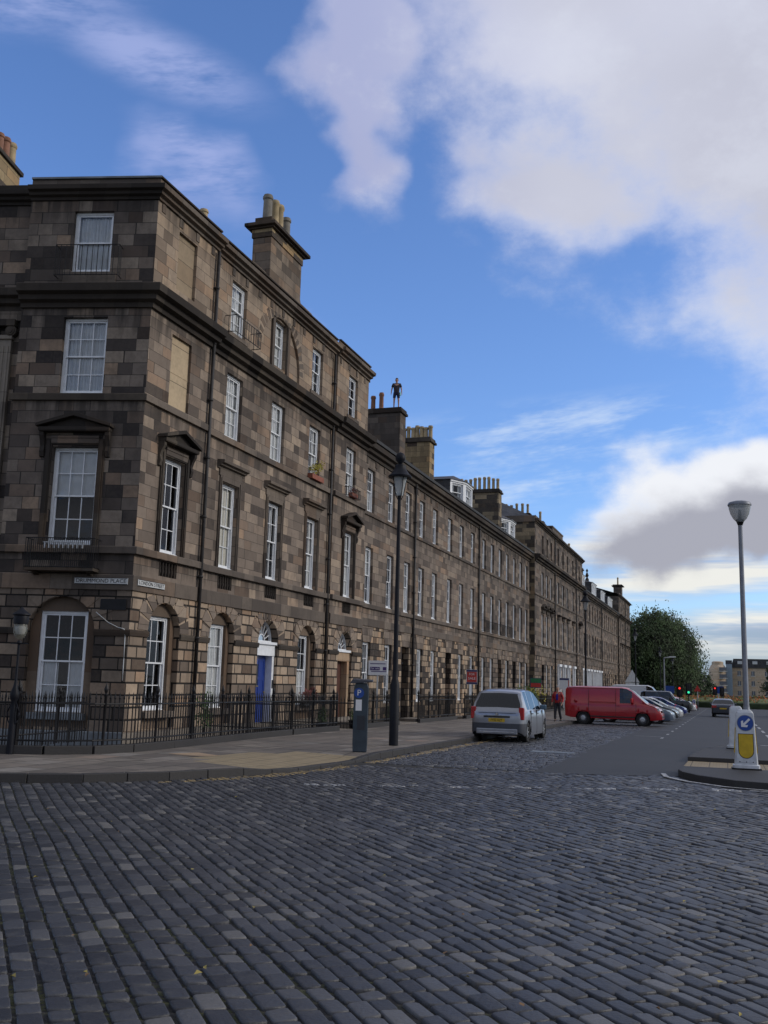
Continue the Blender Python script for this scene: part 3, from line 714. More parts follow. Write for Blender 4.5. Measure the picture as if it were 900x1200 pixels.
q = MB(); q.box(-17.36, -16.03, 32.6, 36.15, 19.02, 19.16); q.box(-17.26, -16.15, 32.75, 36.0, 18.952, 19.02); q.box(-17.08, -16.35, 32.95, 35.8, 19.18, 19.5); q.build('chimney_cap', M['trim_dark'], ch, bevel=.02)
for k, (y, mt, h) in enumerate(((33.25, 'pot_grey', 1.05), (33.95, 'pot_buff', 1.15), (34.45, 'pot_buff', 1.2), (35.2, 'pot_grey', 1.0))): pot(ch, -16.7-.03*k, y, 19.5, h, mt, .19)
balconette(t, fr, 29.3, 13.0, 1.9, .42, .6, 10)
downpipe(t, fr, 38.1, -.2, 15.4, .06)
q = MB(); q.fbox(fr, 36.4-.6, 36.4+.6, 9.52, 9.72, .0, .22); fb = q.build('flower_box', M['terracotta'], t)
def foliage(name, pts, rad, n, s, mat, parent, rz=.8):
    mb = MB()
    for i in range(n):
        c_ = random.choice(pts); d = Vector((random.gauss(0, 1), random.gauss(0, 1), random.gauss(0, 1)*rz)).normalized()*rad*random.random()**.5
        p = Vector(c_)+d; a = Vector((R(-1, 1), R(-1, 1), R(-1, 1))).normalized(); b_ = a.orthogonal().normalized()*s*R(.5, 1); a = a*s*R(.6, 1.3)
        mb.add([p-a, p+b_*.5, p+a, p-b_*.5], [(0, 1, 2, 3)])
    return mb.build(name, mat, parent, recalc=False)
foliage('flowers', [fr.p(36.2, .15, 9.95), fr.p(36.5, .15, 10.15)], .28, 160, .07, M['leaf_yellow'], fb)
q = MB(); q.fbox(fr, 36.4-.55, 36.4+.55, .55, .75, .02, .26); fb = q.build('flower_box', M['soil'], t)
foliage('flowers', [fr.p(36.1, .2, .95), fr.p(36.6, .2, .95), fr.p(36.4, .25, 1.0)], .3, 260, .07, M['flower_red'], fb)

frE = Fr(-15.5, 0, pi/2)
t = thing('terraced_house', 'end of the tall corner block with a brown door in a tan surround', 'house', (-15.5, 40.3, -.25))
A_street(t, frE, 38.35, 42.3, [dict(c=40.3, g='stone', f2='w', f3='w', h1='ped', s1='d')])
shell(t, -15.5, 38.35, 42.3, 15.6, 'ashlar_top')
q = MB(); q.add([(-15.6, 38.35, 15.93), (-15.6, 42.3, 15.93), (-26.5, 42.3, 15.93), (-26.5, 38.35, 15.93)], [(0, 1, 2, 3)]); q.build('roof', M['lead'], t, recalc=False)
fl = balconette(t, frE, 40.3, 9.52, 1.3, .26, .4, 8)
q = MB(); q.fbox(frE, 40.0, 40.75, 9.53, 9.72, .04, .22); fb = q.build('flower_box', M['terracotta'], t)
foliage('flowers', [frE.p(40.2, .15, 9.85), frE.p(40.6, .15, 9.85)], .16, 60, .05, M['flower_red'], fb)
q = MB(); q.fbox(frE, 42.29, 42.5, 15.48, 16.2, -10.8, .0); q.build('parapet_return', M['trim'], t, bevel=.01)

# ---- three storey ranges -----------------------------------------------------
RD = .13
def range_house(label, X, y0, y1, bays, doors=(), gm='rustic_b', um='ashlar_b', white=(), pots=None, pipe=None, f1v=(5.1, 7.75), attic=None, wide=1.06, blackgrille=(), group=None, side='gable', hood=None):
    fr = Fr(X, 0, pi/2); t = thing('terraced_house', label, 'house', (X, (y0+y1)/2, gz(0, y0)))
    gw = MB(); mw = MB(); tr = MB(); dk = MB(); vo = MB(); wh = MB(); h = wide/2
    gh = []; mh = []
    gb = gz(0, (y0+y1)/2); zb_ = gz(0, y1)-2.2
    for i, c in enumerate(bays):
        if i in doors: gh.append((c-.62, c+.62, gb+.05, 3.32, False, .4))
        else: gh.append((c-h, c+h, .5, 3.32, False, RD))
        mh.append((c-h, c+h, *f1v, False, RD)); mh.append((c-h, c+h, 9.42, 11.48, False, RD))
    top = 15.55 if attic else 12.3
    if attic:
        for c in attic: mh.append((c-h*.9, c+h*.9, 13.15, 14.85) if c > 0 else (-c-h*1.1, -c+h*1.1, 13.15, 14.4, True, .2))
    wallgrid(gw, fr, y0, y1, zb_, 4.05, gh); wallgrid(mw, fr, y0, y1, 4.05, top, mh)
    for i, c in enumerate(bays):
        flat_arch(vo, fr, c, 1.1, 3.34, 4.04, 7)
        if i in doors:
            d = MB(); d.fbox(fr, c-.62, c+.62, gb+.05, 2.45, -.42, -.36); d.fbox(fr, c-.62, c+.62, 2.45, 2.55, -.42, -.3); d.build('door', M[random.choice(['dark_door', 'brown_door', 'dark_door'])], t)
            d = MB(); d.fbox(fr, c-.6, c+.6, 2.56, 3.3, -.4, -.39); d.build('fanlight', M['glass'], t)
            d = MB(); d.fbox(fr, c-.95, c+.95, gb-.3, gb+.05, -.3, 2.9); d.build('doorstep', M['trim_pale'], t)
        else:
            put_window(t, fr, c, .52, wide, 2.8, RD, 3, 2)
        if i in white:
            wh.mark('window_surround')
            for s in (-1, 1):
                wh.fbox(fr, c+s*(h+.12)-.11, c+s*(h+.12)+.11, gb+.1, 3.33, -.01, .14)
            wh.fbox(fr, c-h-.26, c+h+.26, 3.33, 3.58, -.01, .24)
        put_window(t, fr, c, f1v[0]+.02, wide, f1v[1]-f1v[0]-.02, RD)
        put_window(t, fr, c, 9.44, wide, 2.04, RD)
        if hood:
            dk.mark('window_hood')
            dk.fbox(fr, c-h-.16, c+h+.16, f1v[1]+.1, f1v[1]+.36, -.02, .1)
            if hood == 'ped': pediment(dk, fr, c, f1v[1]+.55, wide+.7, .38, .3)
            cornice(dk, fr, c-h-.3, c+h+.3, f1v[1]+.36, f1v[1]+.55, .3)
        if i in blackgrille: balconette(t, fr, c, 5.1, 1.3, .3, .75, 8)
    if attic:
        for c in attic: put_window(t, fr, abs(c), 13.17, h*1.8 if c > 0 else h*2.2, 1.68 if c > 0 else 1.7, .2, 2, 2)
    bandm(tr, fr, y0, y1, 4.06, 4.42, .05); bandm(tr, fr, y0, y1, 4.88, 5.08, .09); bandm(tr, fr, y0, y1, 9.22, 9.4, .07)
    if attic:
        cornm(dk, fr, y0, y1, 12.1, 12.72, .5); cornm(dk, fr, y0, y1, 15.42, 15.8, .34); bandm(tr, fr, y0, y1, 15.81, 16.1, .06)
        shell(t, X, y0, y1, 15.55, side)
    else:
        cornm(dk, fr, y0, y1, 11.98, 12.62, .42)
        q = MB(); profile_m(q, fr, y0, y1, [(.28, 12.66), (.44, 12.66), (.46, 12.8), (.42, 12.8), (.40, 12.7), (.3, 12.7), (.28, 12.74)]); q.build('gutter', M['pipe'], t)
        u = y0+.5; tr.mark('frieze_blocks')
        while u < y1: tr.fbox(fr, u-.13, u+.13, 11.66, 11.97, -.02, .03); u += 1.3
        shell(t, X, y0, y1, 12.3, side)
        q = MB(); q.add([(X+.3, y0, 12.7), (X+.3, y1, 12.7), (X-5.2, y1, 14.3), (X-5.2, y0, 14.3), (X-11, y1, 12.3), (X-11, y0, 12.3)], [(0, 1, 2, 3), (3, 2, 4, 5)])
        for y in (y0+.006, y1-.006): q.add([(X+.3, y, 12.68), (X-5.2, y, 14.28), (X-11, y, 12.28)], [(0, 1, 2)])
        q.build('roof', M['slate'], t, recalc=False)
    gw.build('wall', M[gm], t, recalc=False); mw.build('wall', M[um], t, recalc=False)
    tr.build('string_course', M['trim'], t); dk.build('cornice', M['trim_dark'], t); vo.build('voussoirs', M['ashlar_b'], t)
    if wh.v: wh.build('door_surround', M['white'], t, bevel=.01)
    if pipe: downpipe(t, fr, pipe, -.5, 12.2 if not attic else 15.4, .07)
    return t, fr
def dormer(parent, X, y0, y1, z0, z1, depth=4.0, box=False):
    """canted white timber dormer with slated cheeks and hipped roof"""
    c = (y0+y1)/2; w = y1-y0; q = MB(); cw = .0 if box else .28*w; xf = X; xb = X-(.0 if box else .7)
    plan = [(xb, y0), (xf, y0+cw), (xf, y1-cw), (xb, y1)] if not box else [(xf, y0), (xf, y1)]
    for (ax, ay), (bx, by) in zip(plan[:-1], plan[1:]):
        L = sqrt((bx-ax)**2+(by-ay)**2); f = Fr(ax, ay, math.atan2(by-ay, bx-ax))
        n = max(1, int(L/1.5)) if box else 1
        hs = []
        for k in range(n):
            s0 = L*k/n+.2; s1 = L*(k+1)/n-.2; hs.append((s0, s1, z0+.25, z1-.22))
        wallgrid(q, f, 0, L, z0-.8, z1, hs, depth=.08)
        for s0, s1, a, b_ in hs: put_window(parent, f, (s0+s1)/2, a, s1-s0, b_-a, .08, 1, 1, 'sides')
        q.fbox(f, 0, L, z1-.12, z1-.002, 0, .07)
    d = q.build('dormer', M['white'], parent, recalc=False)
    s = MB(); xs = plan[0][0]
    for y in (y0, y1): s = MB(); s.quad((xs, y, z0-.8), (xs-depth, y, z0-.8), (xs-depth, y, z1), (xs, y, z1)); s.build('slated_cheek', M['slate'], d, recalc=False)
    s = MB(); o = .14; hgt = .55
    if box:
        P = [(X+o, y0-o, z1), (X+o, y1+o, z1), (X-depth, y1+o, z1), (X-depth, y0-o, z1), (X-.9, y0+.5, z1+hgt*.6), (X-.9, y1-.5, z1+hgt*.6), (X-depth, y1-.5, z1+hgt*.6), (X-depth, y0+.5, z1+hgt*.6)]
        s.add(P, [(0, 1, 5, 4), (1, 2, 6, 5), (3, 0, 4, 7), (4, 5, 6, 7), (0, 3, 2, 1)])
    else:
        P = [(xb+.05, y0-o, z1), (X+o, y0+cw-.05, z1), (X+o, y1-cw+.05, z1), (xb+.05, y1+o, z1), (X-depth, y1+o, z1), (X-depth, y0-o, z1), (X-1.1, c, z1+hgt+.15), (X-depth, c, z1+hgt+.15)]
        s.add(P, [(0, 1, 6), (1, 2, 6), (2, 3, 6), (3, 4, 7, 6), (5, 0, 6, 7), (0, 5, 4, 3, 2, 1)])
    s.build('dormer_roof', M['slate'], d, recalc=False)
    s = MB(); s.fbox(Fr(X-.02, 0, pi/2), y0+cw-.02, y1-cw+.02, z1-.001, z1+.05, -.0, .16); s.build('lead_edge', M['lead'], d)
    return d

XB = -15.65; kB = XB/-15.5
bc = [y*kB for y in (43.05, 46.15, 48.95, 51.5, 54.15, 57.4, 60.25, 63.2, 66.5, 69.05, 71.75, 74.3, 77.05, 79.65, 82.05)]
h1, f1 = range_house('first three storey house after the tall corner block, below the chimney with the man', XB, 42.3, 50.6, bc[0:3], doors=(2,), pipe=50.4)
h2, _ = range_house('narrow two bay house under the tan chimney stack with seven pots', XB, 50.6, 56.2, bc[3:5])
h3, _ = range_house('house with a tan door under the nearer octagonal white dormer', XB, 56.2, 65.5, bc[5:8], doors=(0,), pipe=65.3)
h4, _ = range_house('paler house with small iron balconies under the second white dormer', XB, 65.5, 76.3, bc[8:12], doors=(2,), gm='rustic_dark', um='ashlar_c', blackgrille=(0, 1, 2, 3))
h5, _ = range_house('last three storey house before the tall central block, behind the green and red board', XB, 76.3, 84.3, bc[12:15], doors=(0,), gm='rustic_dark', um='ashlar_c')
s = stack(h1, -19.4, -16.35, 49.75, 50.75, 12, 16.05, 'chim_grey', 6, .95, .1, pmats=('pot_red',), skip=(0, 1, 4, 5))
s = stack(h2, -20.4, -16.3, 55.4, 56.4, 12, 15.75, 'chim_tan', 15, .8)
s = stack(h4, -20.6, -16.5, 75.6, 76.7, 12, 16.5, 'gable', 11, 1.0)
dormer(h3, -16.25, 62.6, 67.2, 13.3, 14.95)
dormer(h4, -16.25, 70.6+4, 79.9, 13.3, 14.6) if False else dormer(h5, -16.25, 77.6, 82.2, 13.3, 14.8)

XC = -15.2; kC = 1.0
C1, fC = range_house('near end of the tall central block with a dark side gable and blocked rubble courses', XC, 84.3, 94.9, (88.3, 90.7, 93.0), doors=(0,), gm='rustic_dark', um='ashlar_c', attic=(88.3, 90.7, 93.0), hood='ped', pipe=94.7)
C2, _ = range_house('middle of the tall central block with an arched attic window and white door surrounds', XC, 94.9, 109.4, (97.2, 100.3, 103.3, 107.2), white=(0, 1, 2, 3), gm='rustic_dark', um='ashlar_c', attic=(97.2, -100.3, 103.3, 107.2), hood='corn', pipe=109.2)
C3, _ = range_house('single bay far end of the tall central block beside the second street lamp', XC, 109.4, 114.8, (112.2,), gm='rustic_dark', um='ashlar_c', attic=(112.2,), hood='ped')
q = MB(); x0, x1, y0, y1, z = -26, XC-.15, 84.5, 95, 15.95
q.add([(x1, y0, z), (x1, 114.7, z), (x0, 114.7, z), (x0, y0, z), (-20.6, 89.5, 18.9), (-20.6, 110, 18.9)], [(0, 1, 5, 4), (1, 2, 5), (2, 3, 4, 5), (3, 0, 4)]); q.build('roof', M['slate'], C1, recalc=False)
q = MB(); q.box(-26.1, XC-.01, 84.18, 84.5, 15.5, 16.05); q.build('side_parapet', M['trim'], C1, bevel=.01)
q = MB(); q.box(-15.9, XC-.25, 95.2, 101.8, 15.9, 16.7); q.box(-15.95, XC-.2, 95.1, 101.9, 16.7, 16.85); q.build('attic_parapet', M['trim'], C2, bevel=.01)
stack(C1, -20, -16.9, 91, 91.9, 15.9, 17.15, 'chim_tan', 6, .95)
stack(C1, -16.6, -15.9, 92.5, 93.3, 15.9, 16.6, 'chim_tan', 1, .9)
stack(C3, -18.2, -16.4, 114.2, 115.1, 15, 16.6, 'chim_tan', 3, .9)

XD = -15.6; kD = XD/-15.5
def bl(a, b, n): return [a+(b-a)*(i+.5)/n for i in range(n)]
D1, _ = range_house('house with white ground floor pilasters just beyond the tall central block', XD, 114.8, 125.8, bl(115.2, 125.6, 4), white=(0, 1, 2, 3), gm='rustic_dark', um='ashlar_c')
D2, _ = range_house('far house with white ground floor pilasters and a wide white box dormer', XD, 125.8, 136.6, bl(126, 136.4, 4), white=(0, 1, 2, 3), gm='rustic_dark', um='ashlar_c', pipe=136.3)
D3, _ = range_house('far house between the two wide box dormers with a roof finial', XD, 136.6, 147.3, bl(136.8, 147.1, 4), doors=(1,), gm='rustic_dark', um='ashlar_b')
D4, _ = range_house('last low house of the terrace before the tall end block', XD, 147.3, 158.2, bl(147.5, 158, 4), doors=(2,), gm='rustic_b', um='ashlar_b')
dormer(D1, -16.2, 121, 124.6, 13.4, 15.0, box=True); dormer(D2, -16.2, 131.4, 136.3, 13.4, 15.0, box=True); dormer(D3, -16.2, 141.5, 146.5, 13.3, 14.9, box=True); dormer(D4, -16.2, 150.5, 156.8, 13.2, 14.8, box=True)
stack(D2, -18.6, -16.7, 126, 127, 13, 16.0, 'chim_tan', 3, .9)
q = MB(); q.lathe((-18.2, 142.5, 16), [(.3, 0), (.25, .6), (.1, .8), (.25, 1.1), (.05, 1.6), (.2, 1.75), (.02, 2.1)], 8); q.build('roof_finial', M['trim_dark'], D3)
XE = -15.35
E1, _ = range_house('near half of the tall end block at the far end of the terrace', XE, 158.2, 168, bl(158.6, 167.8, 3), gm='rustic_dark', um='ashlar_c', attic=bl(158.6, 167.8, 3), hood='corn', pipe=167.8, side='chim_grey')
E2, _ = range_house('far half of the tall end block beside the big tree', XE, 168, 177.3, bl(168.2, 177, 3), doors=(1,), gm='rustic_dark', um='ashlar_c', attic=bl(168.2, 177, 3), hood='corn', side='ashlar_c')
for E_, a, b_ in ((E1, 158.2, 168), (E2, 168, 177.3)):
    q = MB(); q.add([(XE-.2, a, 15.95), (XE-.2, b_, 15.95), (XE-5, b_, 17.4), (XE-5, a, 17.4), (XE-11, b_, 15.9), (XE-11, a, 15.9)], [(0, 1, 2, 3), (3, 2, 4, 5)]); q.build('roof', M['slate'], E_, recalc=False)
stack(E2, -17.4, -16.1, 170.6, 172.6, 15.9, 18.3, 'chim_grey', 1, 1.3, .3)
# ================================================================== CAMERA, LIGHT, SKY
cam = bpy.data.cameras.new('camera'); co = bpy.data.objects.new('camera', cam); COL.objects.link(co)
TH = math.atan(197.1/1160); RO = math.atan(185/6825); HA = radians(19.01)
hd = Vector((-sin(HA), cos(HA), 0)); rt = Vector((cos(HA), sin(HA), 0)); zz = Vector((0, 0, 1))
Fw = hd*cos(TH)+zz*sin(TH); Up = -hd*sin(TH)+zz*cos(TH)
Xc = rt*cos(RO)+Up*sin(RO); Yc = -rt*sin(RO)+Up*cos(RO)
mw_ = Matrix((Xc, Yc, -Fw)).transposed().to_4x4(); mw_.translation = (0, 0, EYE); co.matrix_world = mw_
cam.sensor_fit = 'VERTICAL'; cam.sensor_height = 24; cam.lens = 24*1160/1200; cam.clip_end = 4000; cam.clip_start = .1
scene.camera = co
SUNAZ = radians(75); SUNEL = radians(25)
sl = bpy.data.lights.new('sun', 'SUN'); sl.energy = 1.5; sl.angle = radians(14); sl.color = (1, .94, .86)
so = bpy.data.objects.new('sun', sl); COL.objects.link(so)
sd = Vector((sin(SUNAZ)*cos(SUNEL), cos(SUNAZ)*cos(SUNEL), sin(SUNEL)))
so.rotation_euler = sd.to_track_quat('Z', 'Y').to_euler()

w = bpy.data.worlds.new('World'); scene.world = w; w.use_nodes = True
nt = NT(w.node_tree); bg = w.node_tree.nodes['Background']
sky = nt.node('ShaderNodeTexSky'); sky.sky_type = 'NISHITA'; sky.sun_disc = False; sky.sun_elevation = SUNEL; sky.sun_rotation = SUNAZ
sky.altitude = 50; sky.air_density = 1.0; sky.dust_density = .6; sky.ozone_density = 3
tcv = nt.node('ShaderNodeTexCoord').outputs['Generated']
d = nt.sep(tcv)
az = nt.m('MULTIPLY', nt.m('ARCTAN2', d[0], d[1]), 180/pi)
el = nt.m('MULTIPLY', nt.m('ARCSINE', d[2]), 180/pi)
den = nt.m('ADD', nt.m('MAXIMUM', d[2], 0), .10)
pl_ = nt.xyz(nt.m('DIVIDE', d[0], den), nt.m('DIVIDE', d[1], den), 0)
n2 = nt.noise(pl_, .9, 3, .55)
nang = nt.noise(nt.xyz(nt.m('MULTIPLY', az, .11), nt.m('MULTIPLY', el, .16), 2.0), 1.0, 8, .64)
nb = nt.m('MULTIPLY', nt.m('SUBTRACT', nang, .5), 2.1)
wp = nt.xyz(nt.m('MULTIPLY', az, .12), nt.m('MULTIPLY', el, .17), 7.0)
wn_ = nt.node('ShaderNodeTexNoise'); nt.l.new(wp, wn_.inputs['Vector']); wn_.inputs['Scale'].default_value = 1; wn_.inputs['Detail'].default_value = 3
ws_ = nt.sep(wn_.outputs['Color'])
azw = nt.m('ADD', az, nt.m('MULTIPLY', nt.m('SUBTRACT', ws_[0], .5), 12)); elw = nt.m('ADD', el, nt.m('MULTIPLY', nt.m('SUBTRACT', ws_[1], .5), 9))
def blob(a, e, ra, re, rot=0, w=True):
    x = nt.m('SUBTRACT', azw if w else az, a); y = nt.m('SUBTRACT', elw if w else el, e); c_, s_ = cos(radians(rot)), sin(radians(rot))
    X = nt.m('DIVIDE', nt.m('ADD', nt.m('MULTIPLY', x, c_), nt.m('MULTIPLY', y, s_)), ra)
    Y = nt.m('DIVIDE', nt.m('SUBTRACT', nt.m('MULTIPLY', y, c_), nt.m('MULTIPLY', x, s_)), re)
    return nt.m('SUBTRACT', 1, nt.m('SQRT', nt.m('ADD', nt.m('MULTIPLY', X, X), nt.m('MULTIPLY', Y, Y))))
def union(bs):
    v = bs[0]
    for b_ in bs[1:]: v = nt.m('SMOOTH_MAX', v, b_, .15)
    return v
big = union([blob(2, 34, 16, 13), blob(9, 25, 13, 11), blob(-7, 38, 17, 9.5), blob(-21, 36, 5, 7, 15), blob(-21, 31, 3.0, 4.5, 10), blob(-8.5, 28, 8, 4.8, -8), blob(10, 55, 50, 18), blob(60, 35, 45, 40)])
low = union([blob(3, 10.2, 13, 3.5, 5), blob(30, 12, 28, 9)])
view = nt.m('ADD', nt.m('MULTIPLY', d[0], -.326), nt.m('MULTIPLY', d[1], .945))
away = nt.m('MULTIPLY', nt.m('SUBTRACT', 1, nt.sstep(view, .35, .72)), nt.sstep(nt.m('ADD', n2, 0), .36, .50))
bigd = nt.sstep(nt.m('ADD', big, nt.m('MULTIPLY', nb, .6)), -.12, .6)
lowd = nt.sstep(nt.m('ADD', low, nt.m('MULTIPLY', nb, .5)), -.05, .42)
streak_n = nt.noise(nt.xyz(nt.m('MULTIPLY', azw, .07), nt.m('MULTIPLY', el, .75), 5.0), 1.0, 4, .6)
wispn = nt.noise(nt.xyz(nt.m('MULTIPLY', az, .10), nt.m('SUBTRACT', nt.m('MULTIPLY', el, .42), nt.m('MULTIPLY', az, .05)), 9.0), 1.0, 5, .68)
thin = union([blob(-1, 6.4, 10, 2.4, 4, False), blob(3, 3.2, 14, 2.0, 0, False), blob(-3, 8.0, 8, 1.6, 5, False)])
thind = nt.sstep(nt.m('ADD', thin, nt.m('MULTIPLY', nt.m('SUBTRACT', streak_n, .5), 2.2)), .0, .9)
cir = union([blob(-9, 14.0, 14, 2.6, 5, False), blob(-12, 11.5, 10, 2.0, 6, False)])
cird = nt.m('MULTIPLY', nt.m('MULTIPLY', nt.sstep(cir, -.1, .7), nt.sstep(wispn, .42, .72)), .75)
puf = union([blob(-31.5, 27, 5, 3, -20), blob(-34, 33, 9, 2.2, -10, False), blob(-25, 21, 1.8, 1.4), blob(-42, 35, 10, 3, 10, False)])
pufd = nt.m('MULTIPLY', nt.m('MULTIPLY', nt.sstep(puf, .0, .8), nt.sstep(wispn, .30, .62)), .75)
# blue sky, a little deeper towards the zenith
sb = nt.mix(1.0, sky.outputs[0], (.132, .156, .205), 'MULTIPLY')
inner = nt.sstep(nt.m('ADD', big, nt.m('MULTIPLY', nb, .5)), .15, .6)
cb = nt.mix(nt.m('MULTIPLY', inner, nt.sstep(n2, .25, .6)), (.72, .75, .90), (.54, .555, .66))
cb = nt.mix(nt.m('MULTIPLY', nt.sstep(az, -8, -22), .7), cb, (.33, .38, .66))
cb = nt.mix(nt.m('MULTIPLY', nt.sstep(nang, .48, .72), .5), cb, (.70, .73, .84))
cb = nt.mix(nt.m('MULTIPLY', nt.m('MULTIPLY', nt.sstep(el, 24, 17), nt.m('SUBTRACT', 1, inner)), .8), cb, (.80, .84, .93))
innl = nt.sstep(nt.m('SUBTRACT', nt.m('ADD', low, nt.m('MULTIPLY', nb, .35)), nt.m('MULTIPLY', nt.m('SUBTRACT', el, 9.7), .16)), .2, .7)
cl = nt.mix(innl, (.88, .90, .95), (.40, .41, .48))
ct = nt.mix(nt.sstep(streak_n, .38, .58), (.42, .50, .66), (.86, .86, .82))
bank = nt.m('MULTIPLY', nt.m('SUBTRACT', 1, nt.sstep(nt.m('ADD', el, nt.m('MULTIPLY', nt.m('SUBTRACT', streak_n, .5), 5)), 1.4, 3.8)), .75)
c1 = nt.mix(cird, sb, (.66, .78, .96))
c1 = nt.mix(pufd, c1, (.40, .47, .80))
c1 = nt.mix(thind, c1, ct)
c1 = nt.mix(bank, c1, (.26, .33, .44))
c1 = nt.mix(lowd, c1, cl)
c1 = nt.mix(bigd, c1, cb)
c1 = nt.mix(away, c1, (.47, .49, .55))
nt.put(bg.inputs['Color'], c1); bg.inputs['Strength'].default_value = 1.0
scene.view_settings.view_transform = 'Standard'; scene.view_settings.look = 'None'; scene.view_settings.exposure = 0; scene.view_settings.gamma = 1
scene.render.engine = 'CYCLES'
scene.cycles.max_bounces = 4; scene.cycles.diffuse_bounces = 2; scene.cycles.glossy_bounces = 2; scene.cycles.transmission_bounces = 2; scene.cycles.transparent_max_bounces = 10; scene.cycles.caustics_reflective = False; scene.cycles.caustics_refractive = False

w.cycles.sampling_method = 'MANUAL'; w.cycles.sample_map_resolution = 256
# ================================================================== GROUND
def sheet(name, poly, off, mat, thick=0):
    mb = MB(); n = len(poly); vs = [(x, y, gz(x, y)+off) for x, y in poly]
    mb.add(vs, [tuple(range(n))])
    if thick:
        vb = [(x, y, gz(x, y)+off-thick) for x, y in poly]
        mb.add(vs+vb, [(i, (i+1) % n, n+(i+1) % n, n+i) for i in range(n)])
    o = mb.build(name, mat, recalc=False); return struct(o)
def groundmat(name, fn):
    m, nt, b = newmat(name); P = nt.node('ShaderNodeNewGeometry').outputs['Position']; fn(nt, b, P, nt.sep(P)); return m
def g_asphalt(nt, b, P, s):
    n = nt.noise(P, 60, 3); n2 = nt.noise(P, .5, 5); n3 = nt.noise(nt.xyz(nt.m('MULTIPLY', s[0], 1.2), nt.m('MULTIPLY', s[1], .06), 0), 1.6, 4)
    c = nt.mix(n, (.014, .015, .017), (.036, .037, .041)); c = nt.mix(nt.m('MULTIPLY', nt.sstep(n2, .4, .7), .4), c, (.04, .04, .043))
    c = nt.mix(nt.m('MULTIPLY', nt.sstep(n3, .5, .7), .35), c, (.02, .02, .023))
    nt.put(b.inputs['Base Color'], c); b.inputs['Roughness'].default_value = .72; nt.put(b.inputs['Normal'], nt.bump(n, .5, .006))
def g_dirt(nt, b, P, s):
    n = nt.noise(P, 25, 5); mo = nt.noise(P, 1.1, 4); far = nt.sstep(nt.m('ADD', s[1], nt.m('MULTIPLY', s[0], .9)), 7, 1)
    c = nt.mix(n, (.010, .010, .012), (.035, .032, .03))
    c = nt.mix(nt.m('MULTIPLY', nt.m('MULTIPLY', nt.sstep(mo, .42, .58), nt.sstep(n, .4, .56)), far), c, (.06, .064, .018))
    nt.put(b.inputs['Base Color'], c); b.inputs['Roughness'].default_value = .95; nt.put(b.inputs['Normal'], nt.bump(n, 1, .02))
def g_flag(nt, b, P, s):
    h = .62; v = nt.m('DIVIDE', s[0], h); row = nt.m('FLOOR', v)
    w1 = nt.node('ShaderNodeTexWhiteNoise', noise_dimensions='1D'); nt.put(w1.inputs['W'], row)
    u = nt.m('ADD', nt.m('DIVIDE', s[1], .85), nt.m('MULTIPLY', w1.outputs[0], 7)); cf = nt.m('FLOOR', u)
    w2 = nt.node('ShaderNodeTexWhiteNoise', noise_dimensions='3D'); nt.put(w2.inputs['Vector'], nt.xyz(row, cf, 1))
    fu = nt.m('FRACT', u); fv = nt.m('FRACT', v)
    dd = nt.m('MINIMUM', nt.m('MULTIPLY', nt.m('MINIMUM', fu, nt.m('SUBTRACT', 1, fu)), .85), nt.m('MULTIPLY', nt.m('MINIMUM', fv, nt.m('SUBTRACT', 1, fv)), h))
    k = nt.sstep(dd, .008, .022); n = nt.noise(P, 4, 6, .65); n2 = nt.noise(P, .6, 4)
    c = nt.ramp(w2.outputs[0], [(0, (.12, .10, .086)), (.4, (.17, .143, .12)), (.75, (.205, .173, .143)), (.95, (.25, .225, .2)), (1, (.27, .18, .125))])
    c = nt.mix(nt.m('MULTIPLY', nt.sstep(n, .4, .7), .4), c, (.085, .075, .068)); c = nt.mix(nt.m('MULTIPLY', nt.sstep(n2, .45, .7), .4), c, (.09, .082, .07))
    c = nt.mix(k, (.035, .036, .028), c)
    nt.put(b.inputs['Base Color'], c); b.inputs['Roughness'].default_value = .75; nt.put(b.inputs['Normal'], nt.bump(nt.m('ADD', k, nt.m('MULTIPLY', n, .4)), .6, .008))
def g_tactile(nt, b, P, s):
    a, q = .4, .4
    def cell(x, per): f = nt.m('FRACT', nt.m('DIVIDE', x, per)); return nt.m('MULTIPLY', nt.m('MINIMUM', f, nt.m('SUBTRACT', 1, f)), per)
    k = nt.sstep(nt.m('MINIMUM', cell(s[0], a), cell(s[1], q)), .004, .012)
    fx = nt.m('SUBTRACT', nt.m('FRACT', nt.m('DIVIDE', s[0], .0667)), .5); fy = nt.m('SUBTRACT', nt.m('FRACT', nt.m('DIVIDE', s[1], .0667)), .5)
    r = nt.m('SQRT', nt.m('ADD', nt.m('MULTIPLY', fx, fx), nt.m('MULTIPLY', fy, fy))); dome = nt.m('SUBTRACT', 1, nt.sstep(r, .18, .32))
    n = nt.noise(P, 3, 5); c = nt.mix(n, (.20, .155, .09), (.34, .27, .17)); c = nt.mix(k, (.07, .06, .045), c)
    nt.put(b.inputs['Base Color'], c); b.inputs['Roughness'].default_value = .8; nt.put(b.inputs['Normal'], nt.bump(nt.m('ADD', dome, k), .6, .006))
def g_kerb(nt, b, P, s):
    n = nt.noise(P, 30, 4); n2 = nt.noise(P, 1.5, 4)
    c = nt.mix(n, (.016, .015, .016), (.042, .039, .038)); c = nt.mix(nt.m('MULTIPLY', nt.sstep(n2, .45, .65), .5), c, (.03, .028, .028))
    nt.put(b.inputs['Base Color'], c); b.inputs['Roughness'].default_value = .7; nt.put(b.inputs['Normal'], nt.bump(n, .6, .006))
def g_grass(nt, b, P, s):
    n = nt.noise(P, .3, 6); nt.put(b.inputs['Base Color'], nt.mix(n, (.03, .05, .015), (.06, .08, .03))); b.inputs['Roughness'].default_value = .9
